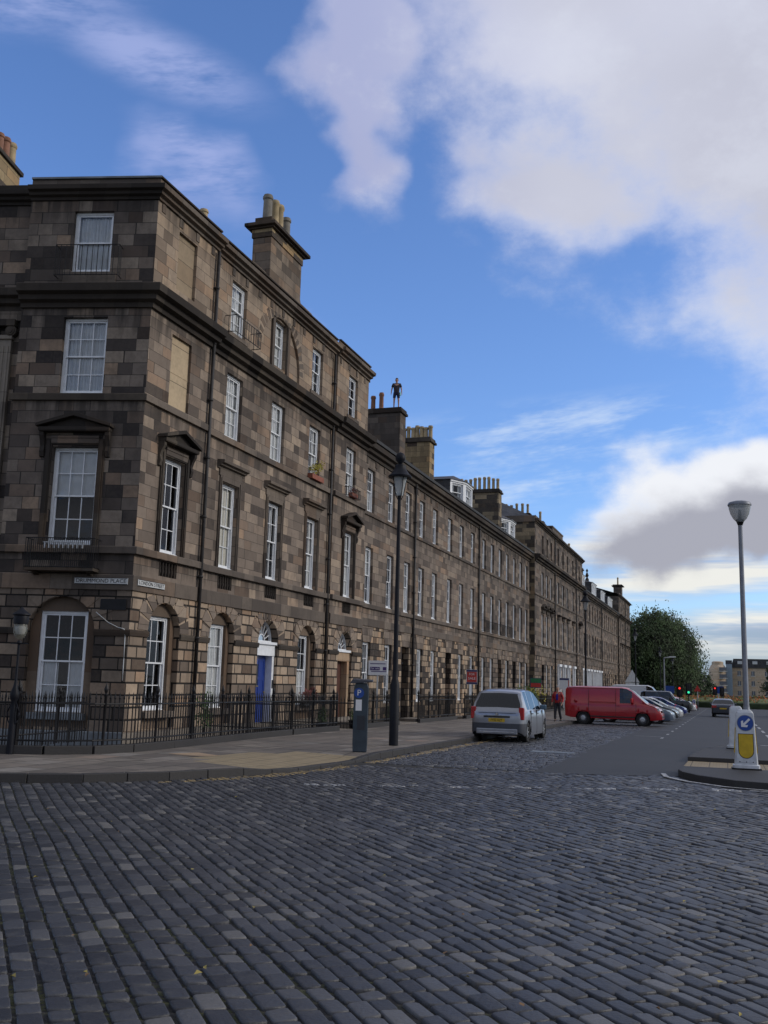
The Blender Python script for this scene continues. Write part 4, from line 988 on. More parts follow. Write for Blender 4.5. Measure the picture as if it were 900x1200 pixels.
def g_sett(nt, b, P, s):
    at = nt.node('ShaderNodeAttribute', attribute_name='tone'); q = nt.sep(at.outputs['Vector'])
    n = nt.noise(P, 45, 5, .6); n2 = nt.noise(P, 7, 4, .6); nl = nt.noise(P, .35, 4)
    c = nt.ramp(q[0], [(0, (.022, .023, .028)), (.45, (.040, .042, .050)), (.75, (.062, .064, .073)), (.92, (.10, .10, .105)), (1, (.155, .148, .14))])
    c = nt.mix(nt.m('MULTIPLY', n, .45), c, (.022, .023, .028)); c = nt.mix(nt.m('MULTIPLY', nt.sstep(n2, .5, .75), .35), c, (.095, .09, .085))
    c = nt.mix(nt.m('MULTIPLY', nt.sstep(nl, .45, .7), .25), c, (.09, .085, .085))
    wear = nt.sstep(nt.noise(P, 22, 4, .7), .46, .54)
    c = nt.mix(nt.m('MULTIPLY', q[1], wear), c, (.50, .50, .50)); c = nt.mix(nt.m('MULTIPLY', q[2], wear), c, (.42, .29, .10))
    nt.put(b.inputs['Base Color'], c); nt.put(b.inputs['Roughness'], nt.m('ADD', .36, nt.m('MULTIPLY', n2, .3)))
    nt.put(b.inputs['Normal'], nt.bump(nt.m('ADD', nt.m('MULTIPLY', n, .45), n2), .75, .012))
for nm, fn in (('asphalt', g_asphalt), ('sett_joints', g_dirt), ('flagstones', g_flag), ('tactile_paving', g_tactile), ('kerb_whin', g_kerb), ('grass', g_grass), ('sett_stone', g_sett)): M[nm] = groundmat(nm, fn)
m, nt, b = newmat('worn_road_paint'); P = nt.node('ShaderNodeNewGeometry').outputs['Position']
M['paint'] = m; nt.put(b.inputs['Base Color'], nt.mix(nt.sstep(nt.noise(P, 14, 5, .7), .42, .62), (.46, .46, .46), (.12, .12, .125))); b.inputs['Roughness'].default_value = .6

sheet('ground', [(-7.6, -200), (1500, -200), (1500, 2500), (-1500, 2500), (-1500, 178), (-7.6, 178)], -.09, M['grass'])
sheet('setts_bed', [(-60, -30), (30, -30), (30, 60), (-3.7, 60), (-3.7, 150), (-7.6, 150), (-7.6, 18), (-8.6, 14.9), (-9.5, 13.7), (-14, 11.8), (-60, -.2)], -.019, M['sett_joints'])
KERB = [(-45, 3.3), (-30, 7.2), (-20, 9.9), (-14, 11.6), (-10.9, 12.65), (-9.5, 13.55), (-8.65, 14.7), (-8.05, 16.2), (-7.7, 17.8), (-7.52, 19.6), (-7.5, 22), (-7.5, 40), (-7.45, 60), (-7.45, 100), (-7.45, 150), (-7.6, 178)]
asph = [(-3.72, 20.28), (-2.46, 20.58), (-.86, 21.34), (1.0, 21.3), (2.2, 20.2), (6, 20.0), (11, 20.2), (11, 240), (-3.72, 240)]
sheet('road', asph, .004, M['asphalt'])
sheet('cross_road', [(-80, 139), (-3.73, 139), (-3.73, 178), (-80, 178)], .002, M['asphalt'])
sheet('far_road', [(11.01, 135), (60, 135), (60, 165), (11.01, 165)], .003, M['asphalt'])
pav = KERB+[(-60, 178), (-60, 60), (-60, 7)]
kin = []
def offset(pts, d):
    out = []
    for i, p in enumerate(pts):
        a = Vector(pts[max(0, i-1)]); b_ = Vector(pts[min(len(pts)-1, i+1)]); t_ = (b_-a).normalized(); nn = Vector((-t_.y, t_.x)); out.append((p[0]+nn.x*d, p[1]+nn.y*d))
    return out
KI = offset(KERB, .17)
# drop near the crossing: pavement surface slopes down a little between y 17.2 and 20.6
def kh(x, y):
    if 16.2 < y < 21.6 and x > -9.5: return .125-.085*min(1, (y-16.2)/1.0, (21.6-y)/1.0)
    return .125
mb = MB()
dens = []
for a, b_ in zip(KERB[:-1], KERB[1:]):
    a = Vector(a); b_ = Vector(b_); n_ = max(1, round((b_-a).length/.5)) if (a.y > 12 and b_.y < 23) else 1
    for k in range(n_): dens.append(tuple(a.lerp(b_, k/n_)))
dens.append(KERB[-1])
DD = (.165, .6, 1.1, 1.7, 2.3); OFF = [offset(dens, q_) for q_ in DD]
for i in range(len(dens)-1):
    for j in range(len(DD)-1):
        P_ = []
        for ii, jj in ((i, j), (i+1, j), (i+1, j+1), (i, j+1)):
            x_, y_ = OFF[jj][ii]; dp = (.125-kh(*dens[ii]))*max(0, 1-(DD[jj]-.17)/1.6); P_.append((x_, y_, gz(x_, y_)+.115-dp))
        cy_ = dens[i][1]; buff = 16.4 < cy_ < 21.0 and j < 4 and not (j == 3 and (cy_ < 17 or cy_ > 20))
        mb.add(P_, [(0, 1, 2, 3)], mi=1 if buff else 0)
RAILLINE = [(-60, 4.6), (-30, 11.9), (-22, 13.9), (-16.5, 15.3), (-13.6, 16.15), (-12.6, 16.6), (-12.0, 17.3), (-11.75, 18.3), (-11.8, 20), (-12.0, 22.5), (-12.2, 25), (-12.3, 27.6), (-12.35, 33.6), (-12.5, 38.6), (-12.7, 48.6), (-12.8, 64), (-12.8, 178)]
big_ = OFF[-1]+RAILLINE[::-1]
mb.add([(x_, y_, gz(x_, y_)+.115) for x_, y_ in big_], [tuple(range(len(big_)))])
aw_ = MB()
for a_, b_ in zip(RAILLINE[:-1], RAILLINE[1:]): aw_.quad((a_[0], a_[1], gz(*a_)+.114), (b_[0], b_[1], gz(*b_)+.114), (b_[0], b_[1], gz(*b_)-1.8), (a_[0], a_[1], gz(*a_)-1.8))
struct(aw_.build('sunken_yard_wall', M['gable'], recalc=False))
sheet('sunken_yard', RAILLINE+[(-17, 178), (-17, 24), (-60, 13)], -1.8, M['flagstones'])
struct(mb.build('pavement', [M['flagstones'], M['tactile_paving']], recalc=False))
mb = MB()
def kerb_run(mb, pts, d, hf, step=.9):
    L = 0; P2 = []
    for a, b_ in zip(pts[:-1], pts[1:]):
        a = Vector(a); b_ = Vector(b_); l = (b_-a).length; n = max(1, round(l/step))
        for k in range(n):
            p = a.lerp(b_, k/n); q = a.lerp(b_, (k+1)/n); t_ = (q-p).normalized(); nn = Vector((-t_.y, t_.x)); p = p+t_*.006; q = q-t_*.006
            i0 = p+nn*d; i1 = q+nn*d; o = []
            for v in (p, q, i1, i0): o.append((v.x, v.y, gz(v.x, v.y)-.1))
            for v, oo in ((p, .012), (q, .012), (i1, 0), (i0, 0)):
                o.append((v.x+nn.x*oo, v.y+nn.y*oo, gz(v.x, v.y)+hf(v.x, v.y)+R(-.004, .004)))
            mb.hexa(o)
kerb_run(mb, KERB, .17, kh)
struct(mb.build('kerb', M['kerb_whin'], bevel=.012))
# repaired slabs
for i, (poly, m_) in enumerate((([(-11.2, 16.3), (-10.6, 15.9), (-10.3, 16.6), (-10.9, 17.0)], 'trim_pale'), ([(-10.9, 18.4), (-10.1, 18.0), (-9.8, 18.6), (-10.6, 19.1)], 'doorstone'), ([(-9.4, 24.3), (-8.4, 24.2), (-8.4, 25.6), (-9.4, 25.8)], 'trim_pale'), ([(-11, 21.6), (-10.2, 21.6), (-10.2, 22.6), (-11, 22.7)], 'trim_pale'))):
    sheet('paving_slab', poly, .1195+.0005*i, M[m_])
# traffic island
isl1 = [(-.98, 22.6), (-.95, 21.5), (-.84, 20.9), (-.5, 20.15), (.1, 19.4), (.8, 19.15), (1.5, 19.4), (1.95, 20.2), (2.05, 22.6)]
isl2 = [(-.92, 26.0), (2.0, 26.0), (1.9, 30), (1.4, 33.6), (.6, 34.6), (-.1, 33.6), (-.75, 30)]
sheet('traffic_island', isl1[::-1], .125, M['kerb_whin'], .14)
sheet('traffic_island', isl2, .125, M['kerb_whin'], .14)
sheet('tactile_paving', [(-.97, 22.62), (2.04, 22.62), (2.0, 25.98), (-.91, 25.98)], .03, M['tactile_paving'])
mb = MB()
kerb_run(mb, isl1, .13, lambda x, y: .13, .9); kerb_run(mb, isl2+[isl2[0]], .13, lambda x, y: .13, .9)
struct(mb.build('kerb', M['kerb_whin'], bevel=.01))
# white edge line sweeping round the island and other markings
def ribbon(mb, pts, w, off):
    o1 = offset(pts, w/2); o2 = offset(pts, -w/2)
    for i in range(len(pts)-1): mb.quad(*[(x, y, gz(x, y)+off) for x, y in (o1[i], o1[i+1], o2[i+1], o2[i])])
mb = MB()
ribbon(mb, [(-1.25, 21.6), (-1.15, 20.8), (-.75, 20.0), (-.05, 19.22), (.8, 18.9), (2, 18.85), (4.5, 18.9)], .10, .024)
ribbon(mb, [(.35, 18.75), (1.4, 18.55), (3, 18.5)], .08, .024)
for k in range(26): y = 39+k*3.9; ribbon(mb, [(-2.3, y), (-2.3, y+.95)], .1, .008); 
for k in range(12): y = 40.5+k*7.8; mb.quad(*[(x, yy, gz(x, yy)+.008) for x, yy in ((-3.4, y), (-2.4, y), (-2.4, y+.1), (-3.4, y+.1))])
for k in range(18): y = 44+k*6; ribbon(mb, [(1.65, y), (1.65, y+3.2)], .12, .008)
ribbon(mb, [(1.05, 36.8), (4.8, 36.8)], .25, .008)
struct(mb.build('road_markings', M['paint'], recalc=False))
# drain cover strip in the setts
mb = MB(); mb.box(-5.0, -3.85, 27.0, 27.5, gz(0, 27)-.02, gz(0, 27)+.012); struct(mb.build('drain_cover', M['lead']))
# ---- setts: each stone modelled -----------------------------------------------
def in_poly(x, y, poly):
    c = False; n = len(poly)
    for i in range(n):
        x0, y0 = poly[i]; x1, y1 = poly[(i+1) % n]
        if (y0 > y) != (y1 > y) and x < (x1-x0)*(y-y0)/(y1-y0)+x0: c = not c
    return c
ROAD1 = [(x+.0, y-.12) if y < 15 else (x+.12, y) for x, y in KERB if y < 20.5]+[(-3.7, 20.45), (-2.5, 20.75), (-.95, 21.45), (-.75, 20.4), (0, 19.2), (.8, 18.95), (1.7, 19.1), (2.3, 20.0), (30, 19.8), (30, -20), (-45, -20)]
SV = []; SF = []; SS = []; ST = []
def sett(c, r, q, L, W, near, paint):
    """one stone: c centre, r long dir, q cross dir"""
    hl, hw = L/2, W/2; tone = min(1, max(0, random.gauss(.5, .3))); tl = R(-.005, .005); tr_ = R(-.005, .005); up = R(-.005, .005)
    o = len(SV); zc = gz(c[0], c[1])
    jx = [R(-.012, .012) for _ in range(8)]
    if near:
        def ring(ins, z, cut):
            a, b_ = hl-ins, hw-ins; k = cut
            return [(a, b_-k), (a-k, b_), (-a+k, b_), (-a, b_-k), (-a, -b_+k), (-a+k, -b_), (a-k, -b_), (a, -b_+k)]
        rings = [(.0, -.05, .010), (.0015, -.009, .010), (.004, -.002, .011), (.008, -.0003, .013), (.018, .0006, .016)]
        n = 8
    else:
        def ring(ins, z, cut):
            a, b_ = hl-ins, hw-ins
            return [(a, b_), (-a, b_), (-a, -b_), (a, -b_)]
        rings = [(.0, -.03, 0), (.006, -.004, 0), (.018, .0005, 0)]
        n = 4
    for ins, z, cut in rings:
        for k, (a, b_) in enumerate(ring(ins, z, cut)):
            j = jx[k]; a *= 1+j; b_ *= 1+j*1.5
            SV.append((c[0]+r[0]*a+q[0]*b_, c[1]+r[1]*a+q[1]*b_, zc+z+up+a/hl*tl+b_/hw*tr_))
    SV.append((c[0], c[1], zc+.001+up))
    m_ = len(rings)
    for k in range(m_-1):
        for i in range(n): SF.append((o+k*n+i, o+k*n+(i+1) % n, o+(k+1)*n+(i+1) % n, o+(k+1)*n+i))
    for i in range(n): SF.append((o+(m_-1)*n+i, o+(m_-1)*n+(i+1) % n, o+m_*n))
    ST.extend([(tone, paint[0], paint[1])]*(m_*n+1))
def paint_at(x, y):
    # worn give-way dashes
    a = Vector((-6.5, 15.4)); b_ = Vector((.2, 19.0)); t_ = (b_-a).normalized(); d_ = Vector((x, y))-a; s_ = d_.dot(t_); o = abs(d_.x*t_.y-d_.y*t_.x)
    if -.2 < s_ < 7.6 and o < .1 and (s_ % 1.15) < .75: return (.75, 0)
    # yellow line round the kerb
    if y > 14.3:
        for i in range(4, len(KERB)-1):
            p = Vector(KERB[i]); q_ = Vector(KERB[i+1])
            if p.y > 32 or abs(p.y-y) > 20: continue
            t_ = (q_-p); l = t_.length; t_ /= l; d_ = Vector((x, y))-p; s_ = d_.dot(t_)
            if 0 <= s_ <= l:
                o = abs(d_.x*t_.y-d_.y*t_.x)
                if .16 < o < .42: return (0, .75)
    return (0, 0)
th = radians(41); 
def lay(poly, th, W0, vis, x0=0, y0=0, ext=45, wave=True):
    r = (-sin(th), cos(th)); q = (cos(th), sin(th)); t = -ext
    while t < ext:
        W = W0*R(.88, 1.12); s = -ext+R(0, .3)
        while s < ext:
            L = random.choice((R(.13, .18), R(.17, .23), R(.19, .27)))
            cx = (s+L/2); wv = .05*sin(cx*.25+t*.05)+.01*sin(cx*1.3) if wave else .02*sin(cx)
            x = r[0]*cx+q[0]*(t+wv); y = r[1]*cx+q[1]*(t+wv); s += L+R(.016, .028)
            if not vis(x, y) or not in_poly(x, y, poly): continue
            d_ = sqrt(x*x+y*y)
            sett((x, y), r, q, L, W-R(.006, .018), d_ < 13, paint_at(x, y))
        t += W+.010
def vis1(x, y):
    d_ = sqrt(x*x+y*y)
    if d_ < 2.4 or d_ > 30: return False
    a = math.degrees(math.atan2(x, y)); return -54 < a < 24
lay(ROAD1, th, .127, vis1)
ROAD2 = [(-7.4, 20.5), (-3.65, 20.5), (-3.65, 75), (-7.35, 75)]
lay(ROAD2, radians(90), .13, lambda x, y: True, ext=80, wave=False)
me = bpy.data.meshes.new('setts'); me.from_pydata(SV, [], SF); me.polygons.foreach_set('use_smooth', [True]*len(SF))
at = me.attributes.new('tone', 'FLOAT_VECTOR', 'POINT'); at.data.foreach_set('vector', [c for v in ST for c in v])
me.materials.append(M['sett_stone']); ob = bpy.data.objects.new('setts', me); COL.objects.link(ob); struct(ob)
sheet('setts_road', [(-7.4, 75), (-3.75, 75), (-3.75, 139), (-7.4, 139)], -.01, M['kerb_whin'])
print('setts', len(SV))
# moss tufts and leaves in the joints
mb = MB()
for i in range(110):
    a = radians(R(-44, 4)); d_ = 3+R(0, 1)**1.5*18; x, y = sin(a)*d_, cos(a)*d_
    if not in_poly(x, y, ROAD1): continue
    z = gz(x, y)+.02; s_ = R(.008, .02); an = R(0, 6.3)
    p = [(x+s_*cos(an)*1.4, y+s_*sin(an)*1.4, z), (x-s_*sin(an), y+s_*cos(an), z+R(0, .02)), (x-s_*cos(an)*1.4, y-s_*sin(an)*1.4, z+R(0, .01)), (x+s_*sin(an), y-s_*cos(an), z+R(0, .02))]
    mb.add(p, [(0, 1, 2, 3)], mi=random.choice([0, 0, 1]))
tag(mb.build('fallen_leaves', [simple('dead_leaf', (.16, .09, .04), .8), simple('yellow_leaf', (.35, .28, .08), .8)], recalc=False), 'small dead leaves scattered over the setts', 'leaves', kind='stuff')
# ================================================================== RAILINGS
def railing(name, label, pts, h=1.12, step=.125, zoff=.115, group=None, plinth=True, post_every=14, gate=()):
    p0 = pts[0]; t = thing(name, label, 'railings', (p0[0], p0[1], gz(*p0)+zoff), group)
    bars = MB(); rails = MB(); pl = MB(); posts = []
    acc = 0; k = 0
    for a, b_ in zip(pts[:-1], pts[1:]):
        a = Vector(a); b_ = Vector(b_); l = (b_-a).length; d_ = (b_-a)/l; n_ = Vector((-d_.y, d_.x))
        za = gz(*a)+zoff; zb = gz(*b_)+zoff; ph = .16 if plinth else 0
        for hh in (h-.14, .26): rails.cyl((a.x, a.y, za+hh), (b_.x, b_.y, zb+hh), .02, n=5)
        if plinth: pl.hexa([(v.x+n_.x*s_, v.y+n_.y*s_, gz(v.x, v.y)+z) for z in (0, zoff+ph) for v, s_ in ((a, -.11), (b_, -.11), (b_, .11), (a, .11))])
        s_ = acc
        while s_ < l:
            p = a+d_*s_; z = gz(p.x, p.y)+zoff
            if k % post_every == 0: posts.append((p.x, p.y, z))
            else:
                bars.cyl((p.x, p.y, z+ph-.02), (p.x, p.y, z+h), .0135, n=5); bars.cyl((p.x, p.y, z+h-.02), (p.x, p.y, z+h+.11), .02, .002, n=5)
                bars.cyl((p.x, p.y, z+h-.05), (p.x, p.y, z+h-.02), .012, .024, n=5)
            s_ += step; k += 1
        acc = s_-l
    bars.build('bars', M['black_iron'], t, recalc=False); rails.build('rails', M['black_iron'], t)
    if plinth: pl.build('plinth', M['kerb_whin'], t, bevel=.01)
    for p in posts:
        q = MB(); q.lathe((p[0], p[1], p[2]), [(.03, 0), (.03, h), (.045, h+.02), (.045, h+.05), (.02, h+.07), (.04, h+.12), (.045, h+.16), (.012, h+.25), (.002, h+.3)], 8)
        q.build('post', M['black_iron'], t)
    return t
railing('railings', 'black spiked railings curving round the corner in front of the corner house', [(-30, 11.9), (-22, 13.9), (-16.5, 15.3), (-13.6, 16.15), (-12.6, 16.6), (-12.0, 17.3), (-11.75, 18.3), (-11.8, 20), (-12.0, 22.5), (-12.2, 25), (-12.3, 27.6)])
railing('railings', 'black railings with potted plants in front of the blue door house', [(-12.3, 27.7), (-12.35, 31.6)])
railing('railings', 'black railings between the blue door and the brown door', [(-12.35, 33.6), (-12.5, 38.6)])
railing('railings', 'black railings behind the tall lamp post', [(-12.6, 41.8), (-12.7, 48.6)])
railing('railings', 'black railings behind the silver car', [(-12.7, 50.4), (-12.75, 57), (-12.8, 64)])
railing('railings', 'farther black railings left of the man in the red jacket', [(-12.8, 66), (-12.8, 75), (-12.8, 84)], step=.18)
railing('railings', 'far black railings behind the man in the red jacket', [(-12.6, 86), (-12.6, 112)], step=.22, post_every=20)
railing('railings', 'farthest black railings beyond the second street lamp', [(-12.8, 116), (-12.8, 172)], step=.3, post_every=30)
railing('railings', 'inner black railings across the yard beside the square window', [(-15.0, 16.0), (-15.4, 18.6), (-15.9, 22.6)], plinth=False, zoff=0)
railing('railings', 'short return railings between the yards of the corner block', [(-12.35, 27.9), (-15.3, 27.9)], plinth=False, zoff=0)
railing('railings', 'short return railings beside the steps to the blue door', [(-12.45, 31.8), (-15.3, 31.8)], plinth=False, zoff=0)
railing('railings', 'short return railings beyond the steps to the blue door', [(-12.45, 33.8), (-15.3, 33.8)], plinth=False, zoff=0)
# ================================================================== LAMPS
def lamp_victorian(x, y, label, H=7.55, group='black street lamps along the terrace'):
    z = gz(x, y)+.12; t = thing('street_lamp', label, 'street lamp', (x, y, z), group)
    q = MB(); q.lathe((x, y, z), [(.12, 0), (.12, 1.55), (.10, 1.6), (.10, 1.64), (.075, 1.7), (.068, 1.9), (.045, H-1.05), (.045, H-.95)], 14); q.build('post', M['lamp_paint'], t)
    q = MB(); q.lathe((x, y, z), [(.09, H-1.0), (.1, H-.95), (.11, H-.88), (.16, H-.62), (.2, H-.48)], 14); q.build('lamp_glass', M['lampglass'], t)
    for k in range(4):
        a = pi/4+k*pi/2; q = MB(); q.tube([(x+cos(a)*r_, y+sin(a)*r_, z+zz_) for r_, zz_ in ((.05, H-1.1), (.1, H-1.0), (.13, H-.9), (.21, H-.46))], .012, 5); q.build('frame_bar', M['lamp_paint'], t)
    q = MB(); q.lathe((x, y, z), [(.31, H-.5), (.32, H-.46), (.25, H-.4), (.2, H-.32), (.15, H-.24), (.145, H-.17), (.11, H-.15), (.07, H-.13)], 20); hd_ = q.build('lamp_hood', M['lamp_paint'], t)
    q = MB(); q.lathe((x, y, z), [(.05, H-.14), (.06, H-.1), (.13, H-.02), (.14, H+.08), (.09, H+.17), (.02, H+.2)], 14); q.build('lamp_dome', M['lamp_paint'], hd_)
    return t
lamp_victorian(-8.15, 24.9, 'tall black street lamp beside the parking meter')
lamp_victorian(-8.1, 62.5, 'black street lamp rising behind the red van')
lamp_victorian(-8.1, 99, 'far black street lamp against the edge of the tree')
lamp_victorian(-8.1, 138, 'small distant black street lamp in front of the middle of the tree')
lamp_victorian(-8.1, 172, 'farthest black street lamp, just right of the grey arm lamp post')
x, y, z = -13.1, 16.25, .0
t = thing('street_lamp', 'short ornate black lamp with a round glass standing on the corner railings', 'street lamp', (x, y, z))
q = MB(); q.lathe((x, y, z), [(.07, 0), (.06, .9), (.05, 1.0), (.08, 1.05), (.09, 1.15), (.04, 1.3), (.025, 1.4), (.022, 2.1), (.05, 2.13), (.03, 2.18)], 10); q.build('post', M['lamp_paint'], t)
q = MB(); q.cyl((x-.2, y, z+2.12), (x+.2, y, z+2.12), .012, n=5)
for s in (-1, 1): q.tube([(x, y, z+.5), (x+s*.12, y, z+.65), (x+s*.14, y, z+.8), (x+s*.05, y, z+.98)], .014, 5)
q.mark('ladder_bar') if False else None; q.build('ladder_bar', M['lamp_paint'], t)
q = MB(); q.lathe((x, y, z), [(.03, 2.2), (.09, 2.24), (.13, 2.33), (.135, 2.42), (.12, 2.5)], 16); q.build('lamp_glass', frosted('dark_lamp_glass', (.22, .22, .18), .45), t)
q = MB(); q.lathe((x, y, z), [(.14, 2.5), (.15, 2.6), (.14, 2.66), (.175, 2.68), (.17, 2.7), (.1, 2.75), (.04, 2.8), (.01, 2.84)], 16); q.build('lamp_hood', M['lamp_paint'], t)
q = MB(); q.lathe((x, y, z), [(.08, 2.3), (.10, 2.36), (.1, 2.44), (.05, 2.48)], 12); q.build('lamp_bulb', M['galv'] if 'galv' in M else M['offwhite'], t)
# pole with bowl head on the island
x, y = .6, 33.0; z = gz(x, y)+.125
t = thing('street_lamp', 'tall grey lamp pole with an upturned glass bowl on the traffic island', 'street lamp', (x, y, z))
M['galv'] = simple('grey_steel', (.20, .215, .25), .5, .3, var=.1)
q = MB(); q.lathe((x, y, z), [(.115, 0), (.115, 1.1), (.1, 1.12), (.095, 1.2), (.085, 1.25), (.065, 6.95)], 14); q.build('post', M['galv'], t)
q = MB(); q.lathe((x, y, z), [(.07, 6.9), (.13, 6.98), (.2, 7.05), (.28, 7.2), (.33, 7.38), (.345, 7.5)], 20); q.build('lamp_glass', M['lampglass'], t)
q = MB(); q.lathe((x, y, z), [(.36, 7.48), (.365, 7.52), (.33, 7.58), (.2, 7.62), (.02, 7.64)], 20); q.build('lamp_cap', M['galv'], t)
q = MB(); q.lathe((x, y, z), [(.075, 6.85), (.11, 6.95), (.15, 7.02), (.06, 7.06), (.04, 7.35), (.02, 7.36)], 12); q.build('lamp_socket', M['black_iron'], t)
# grey arm lamp
x, y = -5.0, 98; x = -5.4; z = gz(x, y)
t = thing('street_lamp', 'small grey lamp post with a short arm in front of the tree', 'street lamp', (x, y, z))
q = MB(); q.cyl((x, y, z), (x, y, 4.4), .08, .06, 10); q.build('post', M['galv'], t)
q = MB(); q.cyl((x, y, 4.38), (x+.7, y, 4.5), .05, n=8); q.hexa([(x+.5, y-.12, 4.42), (x+1.1, y-.12, 4.46), (x+1.1, y+.12, 4.46), (x+.5, y+.12, 4.42), (x+.5, y-.1, 4.56), (x+1.05, y-.08, 4.55), (x+1.05, y+.08, 4.55), (x+.5, y+.1, 4.56)]); q.build('lamp_arm', M['offwhite'], t)
# ================================================================== PARKING METER, BOLLARDS
M['meter'] = simple('meter_grey_green', (.035, .05, .065), .45, .2, var=.15)
M['signblue'] = simple('sign_blue', (.008, .055, .28), .4, var=.05)
M['signwhite'] = simple('sign_white', (.7, .7, .72), .4, var=.04)
x, y = -7.98, 21.9; z = gz(x, y)+.115
t = thing('parking_meter', 'dark grey pay and display parking meter with a blue P badge on the pavement', 'parking meter', (x, y, z))
fm = Fr(x, y, radians(19)); ft = fm
q = MB(); pts = [(-.16, 0), (.16, 0), (.17, .2), (.17, 1.45), (.13, 1.56), (-.13, 1.56), (-.17, 1.45), (-.17, .2)]
q.extr(fm, [(u, z+v) for u, v in pts], -.16, .1); q.build('body', M['meter'], t, bevel=.02)
q = MB(); q.hexa([fm.p(u, w_, z+v) for u, w_, v in ((-.27, -.2, 1.56), (.27, -.2, 1.6), (.27, .16, 1.58), (-.27, .16, 1.54), (-.2, -.2, 1.66), (.27, -.2, 1.64), (.25, .14, 1.62), (-.2, .14, 1.63))]); q.build('solar_lid', M['dark_door'], t, bevel=.01)
def disc(name, fr, u, v, w, r, mat, parent, n=28, sq=1):
    q = MB(); q.extr(fr, [(u+r*cos(2*pi*k/n), v+r*sq*sin(2*pi*k/n)) for k in range(n)], w, w+.006); return q.build(name, mat, parent)
pl = disc('p_badge', fm, -.05, z+1.33, .101, .115, M['signblue'], t)
textmesh('lettering', 'P', .19, fm.p(-.05, .108, z+1.33), (*fm.U, 0), (0, 0, 1), (*fm.N, 0), M['signwhite'], pl)
q = MB(); q.fbox(fm, -.12, .02, z+.93, z+1.18, .101, .108); q.build('notice', M['signwhite'], t)
q = MB(); q.fbox(fm, -.08, .1, z+.5, z+.82, .101, .106); q.build('coin_door', M['dark_door'], t)
M['bolwhite'] = simple('bollard_plastic', (.55, .57, .6), .4, var=.12); M['bolyellow'] = simple('bollard_yellow', (.55, .36, .01), .45, var=.12)
def bollard(x, y, ang, label, face=True, H=1.22, zo=.125):
    z = gz(x, y)+zo; t = thing('traffic_bollard', label, 'bollard', (x, y, z)); f = Fr(x, y, ang)
    def rr(pts, k0, k1, d0, d1):
        return [f.p(u*k0, w_*d0, 0) for u, w_ in pts]
    secs = [(0, .27, .17), (.09, .27, .17), (.1, .235, .15), (.35, .22, .14), (.9, .19, .12), (1.1, .18, .12), (1.17, .165, .11), (H, .12, .08)]
    vs = []; n = 12
    base = []
    for k in range(n):
        a = 2*pi*(k+.5)/n; c_, s_ = cos(a), sin(a); base.append((math.copysign(abs(c_)**.35, c_), math.copysign(abs(s_)**.35, s_)))
    for zz_, hu, hw_ in secs: vs += [f.p(cu*hu, cw*hw_, z+zz_) for cu, cw in base]
    q = MB(); q.add(vs, [(k*n+i, k*n+(i+1) % n, (k+1)*n+(i+1) % n, (k+1)*n+i) for k in range(len(secs)-1) for i in range(n)]+[tuple(range((len(secs)-1)*n, len(secs)*n))], True)
    q.build('shell', M['bolwhite'], t)
    q = MB(); q.fbox(f, -.29, .29, z-.01, z+.03, -.19, .19); q.build('base', M['black_iron'], t)
    # side panels (yellow)
    for s in (-1, 1):
        q = MB(); q.hexa([f.p(s*u, w_, z+v) for u, w_, v in ((.215, -.09, .35), (.232, -.09, .33), (.232, .09, .33), (.215, .09, .35), (.17, -.07, .85), (.2, -.07, .85), (.2, .07, .85), (.17, .07, .85))]); q.build('side_panel', M['bolyellow'], t)
    w0 = .150
    # tilted face plane: front goes from w=.15 at v=.1 to .12 at 1.1
    V = Vector((f.N[0]*-.03, f.N[1]*-.03, 1)).normalized(); N = Vector((f.N[0], f.N[1], .03)).normalized(); U = Vector((*f.U, 0))
    def onface(name, pts, mat, off, parent, th_=.005):
        o = Vector(f.p(0, .146, z+.1)); a = [o+U*u+V*v+N*off for u, v in pts]; b_ = [p+N*th_ for p in a]; nn = len(pts)
        q = MB(); q.add(a+b_, [tuple(range(nn))[::-1], tuple(range(nn, 2*nn))]+[(i, (i+1) % nn, nn+(i+1) % nn, nn+i) for i in range(nn)]); return q.build(name, mat, parent)
    onface('face_plate', [(-.185, .05), (.185, .05), (.17, 1.0), (.15, 1.06), (-.15, 1.06), (-.17, 1.0)], M['bolwhite'], .004, t)
    def yp(g): return [(-.14-g, .62+g)]+[(-(.14+g)*cos(a), .28-(.14+g)*1.0*sin(a)) for a in [pi*k/14 for k in range(15)]]+[(.14+g, .62+g)]
    e = onface('panel_edge', yp(.012), M['black_iron'], .010, t)
    onface('yellow_panel', yp(0), M['bolyellow'], .016, t)
    if face:
        c_ = (0, .85); r_ = .155
        onface('sign_rim', [(c_[0]+(r_+.012)*cos(2*pi*k/28), c_[1]+(r_+.012)*sin(2*pi*k/28)) for k in range(28)], M['galv'], .010, t)
        sd_ = onface('keep_left_disc', [(c_[0]+r_*cos(2*pi*k/28), c_[1]+r_*sin(2*pi*k/28)) for k in range(28)], M['signblue'], .016, t)
        d1 = (-.7071, -.7071); d2 = (.7071, -.7071)
        def pt(a, b_): return (c_[0]+d1[0]*a+d2[0]*b_, c_[1]+d1[1]*a+d2[1]*b_)
        onface('arrow', [pt(-.12, -.022), pt(.035, -.022), pt(-.01, -.068), pt(.035, -.085), pt(.115, 0), pt(.035, .085), pt(-.01, .068), pt(.035, .022), pt(-.12, .022)], M['signwhite'], .023, sd_, .004)
    for s in (-.13, 0, .13): onface('bolt', [(s+.012*cos(k), .06+.012*sin(k)) for k in range(6)], M['black_iron'], .012, t)
    return t
bollard(.37, 22.55, radians(2), 'white keep left bollard with a blue arrow disc and yellow panel, nearest on the island')
bollard(.27, 31.2, radians(182), 'second white bollard on the island, half hidden behind the nearer one')
bollard(-3.35, 118, radians(0), 'tiny distant white and yellow bollard with a blue disc by the hedge', zo=0)
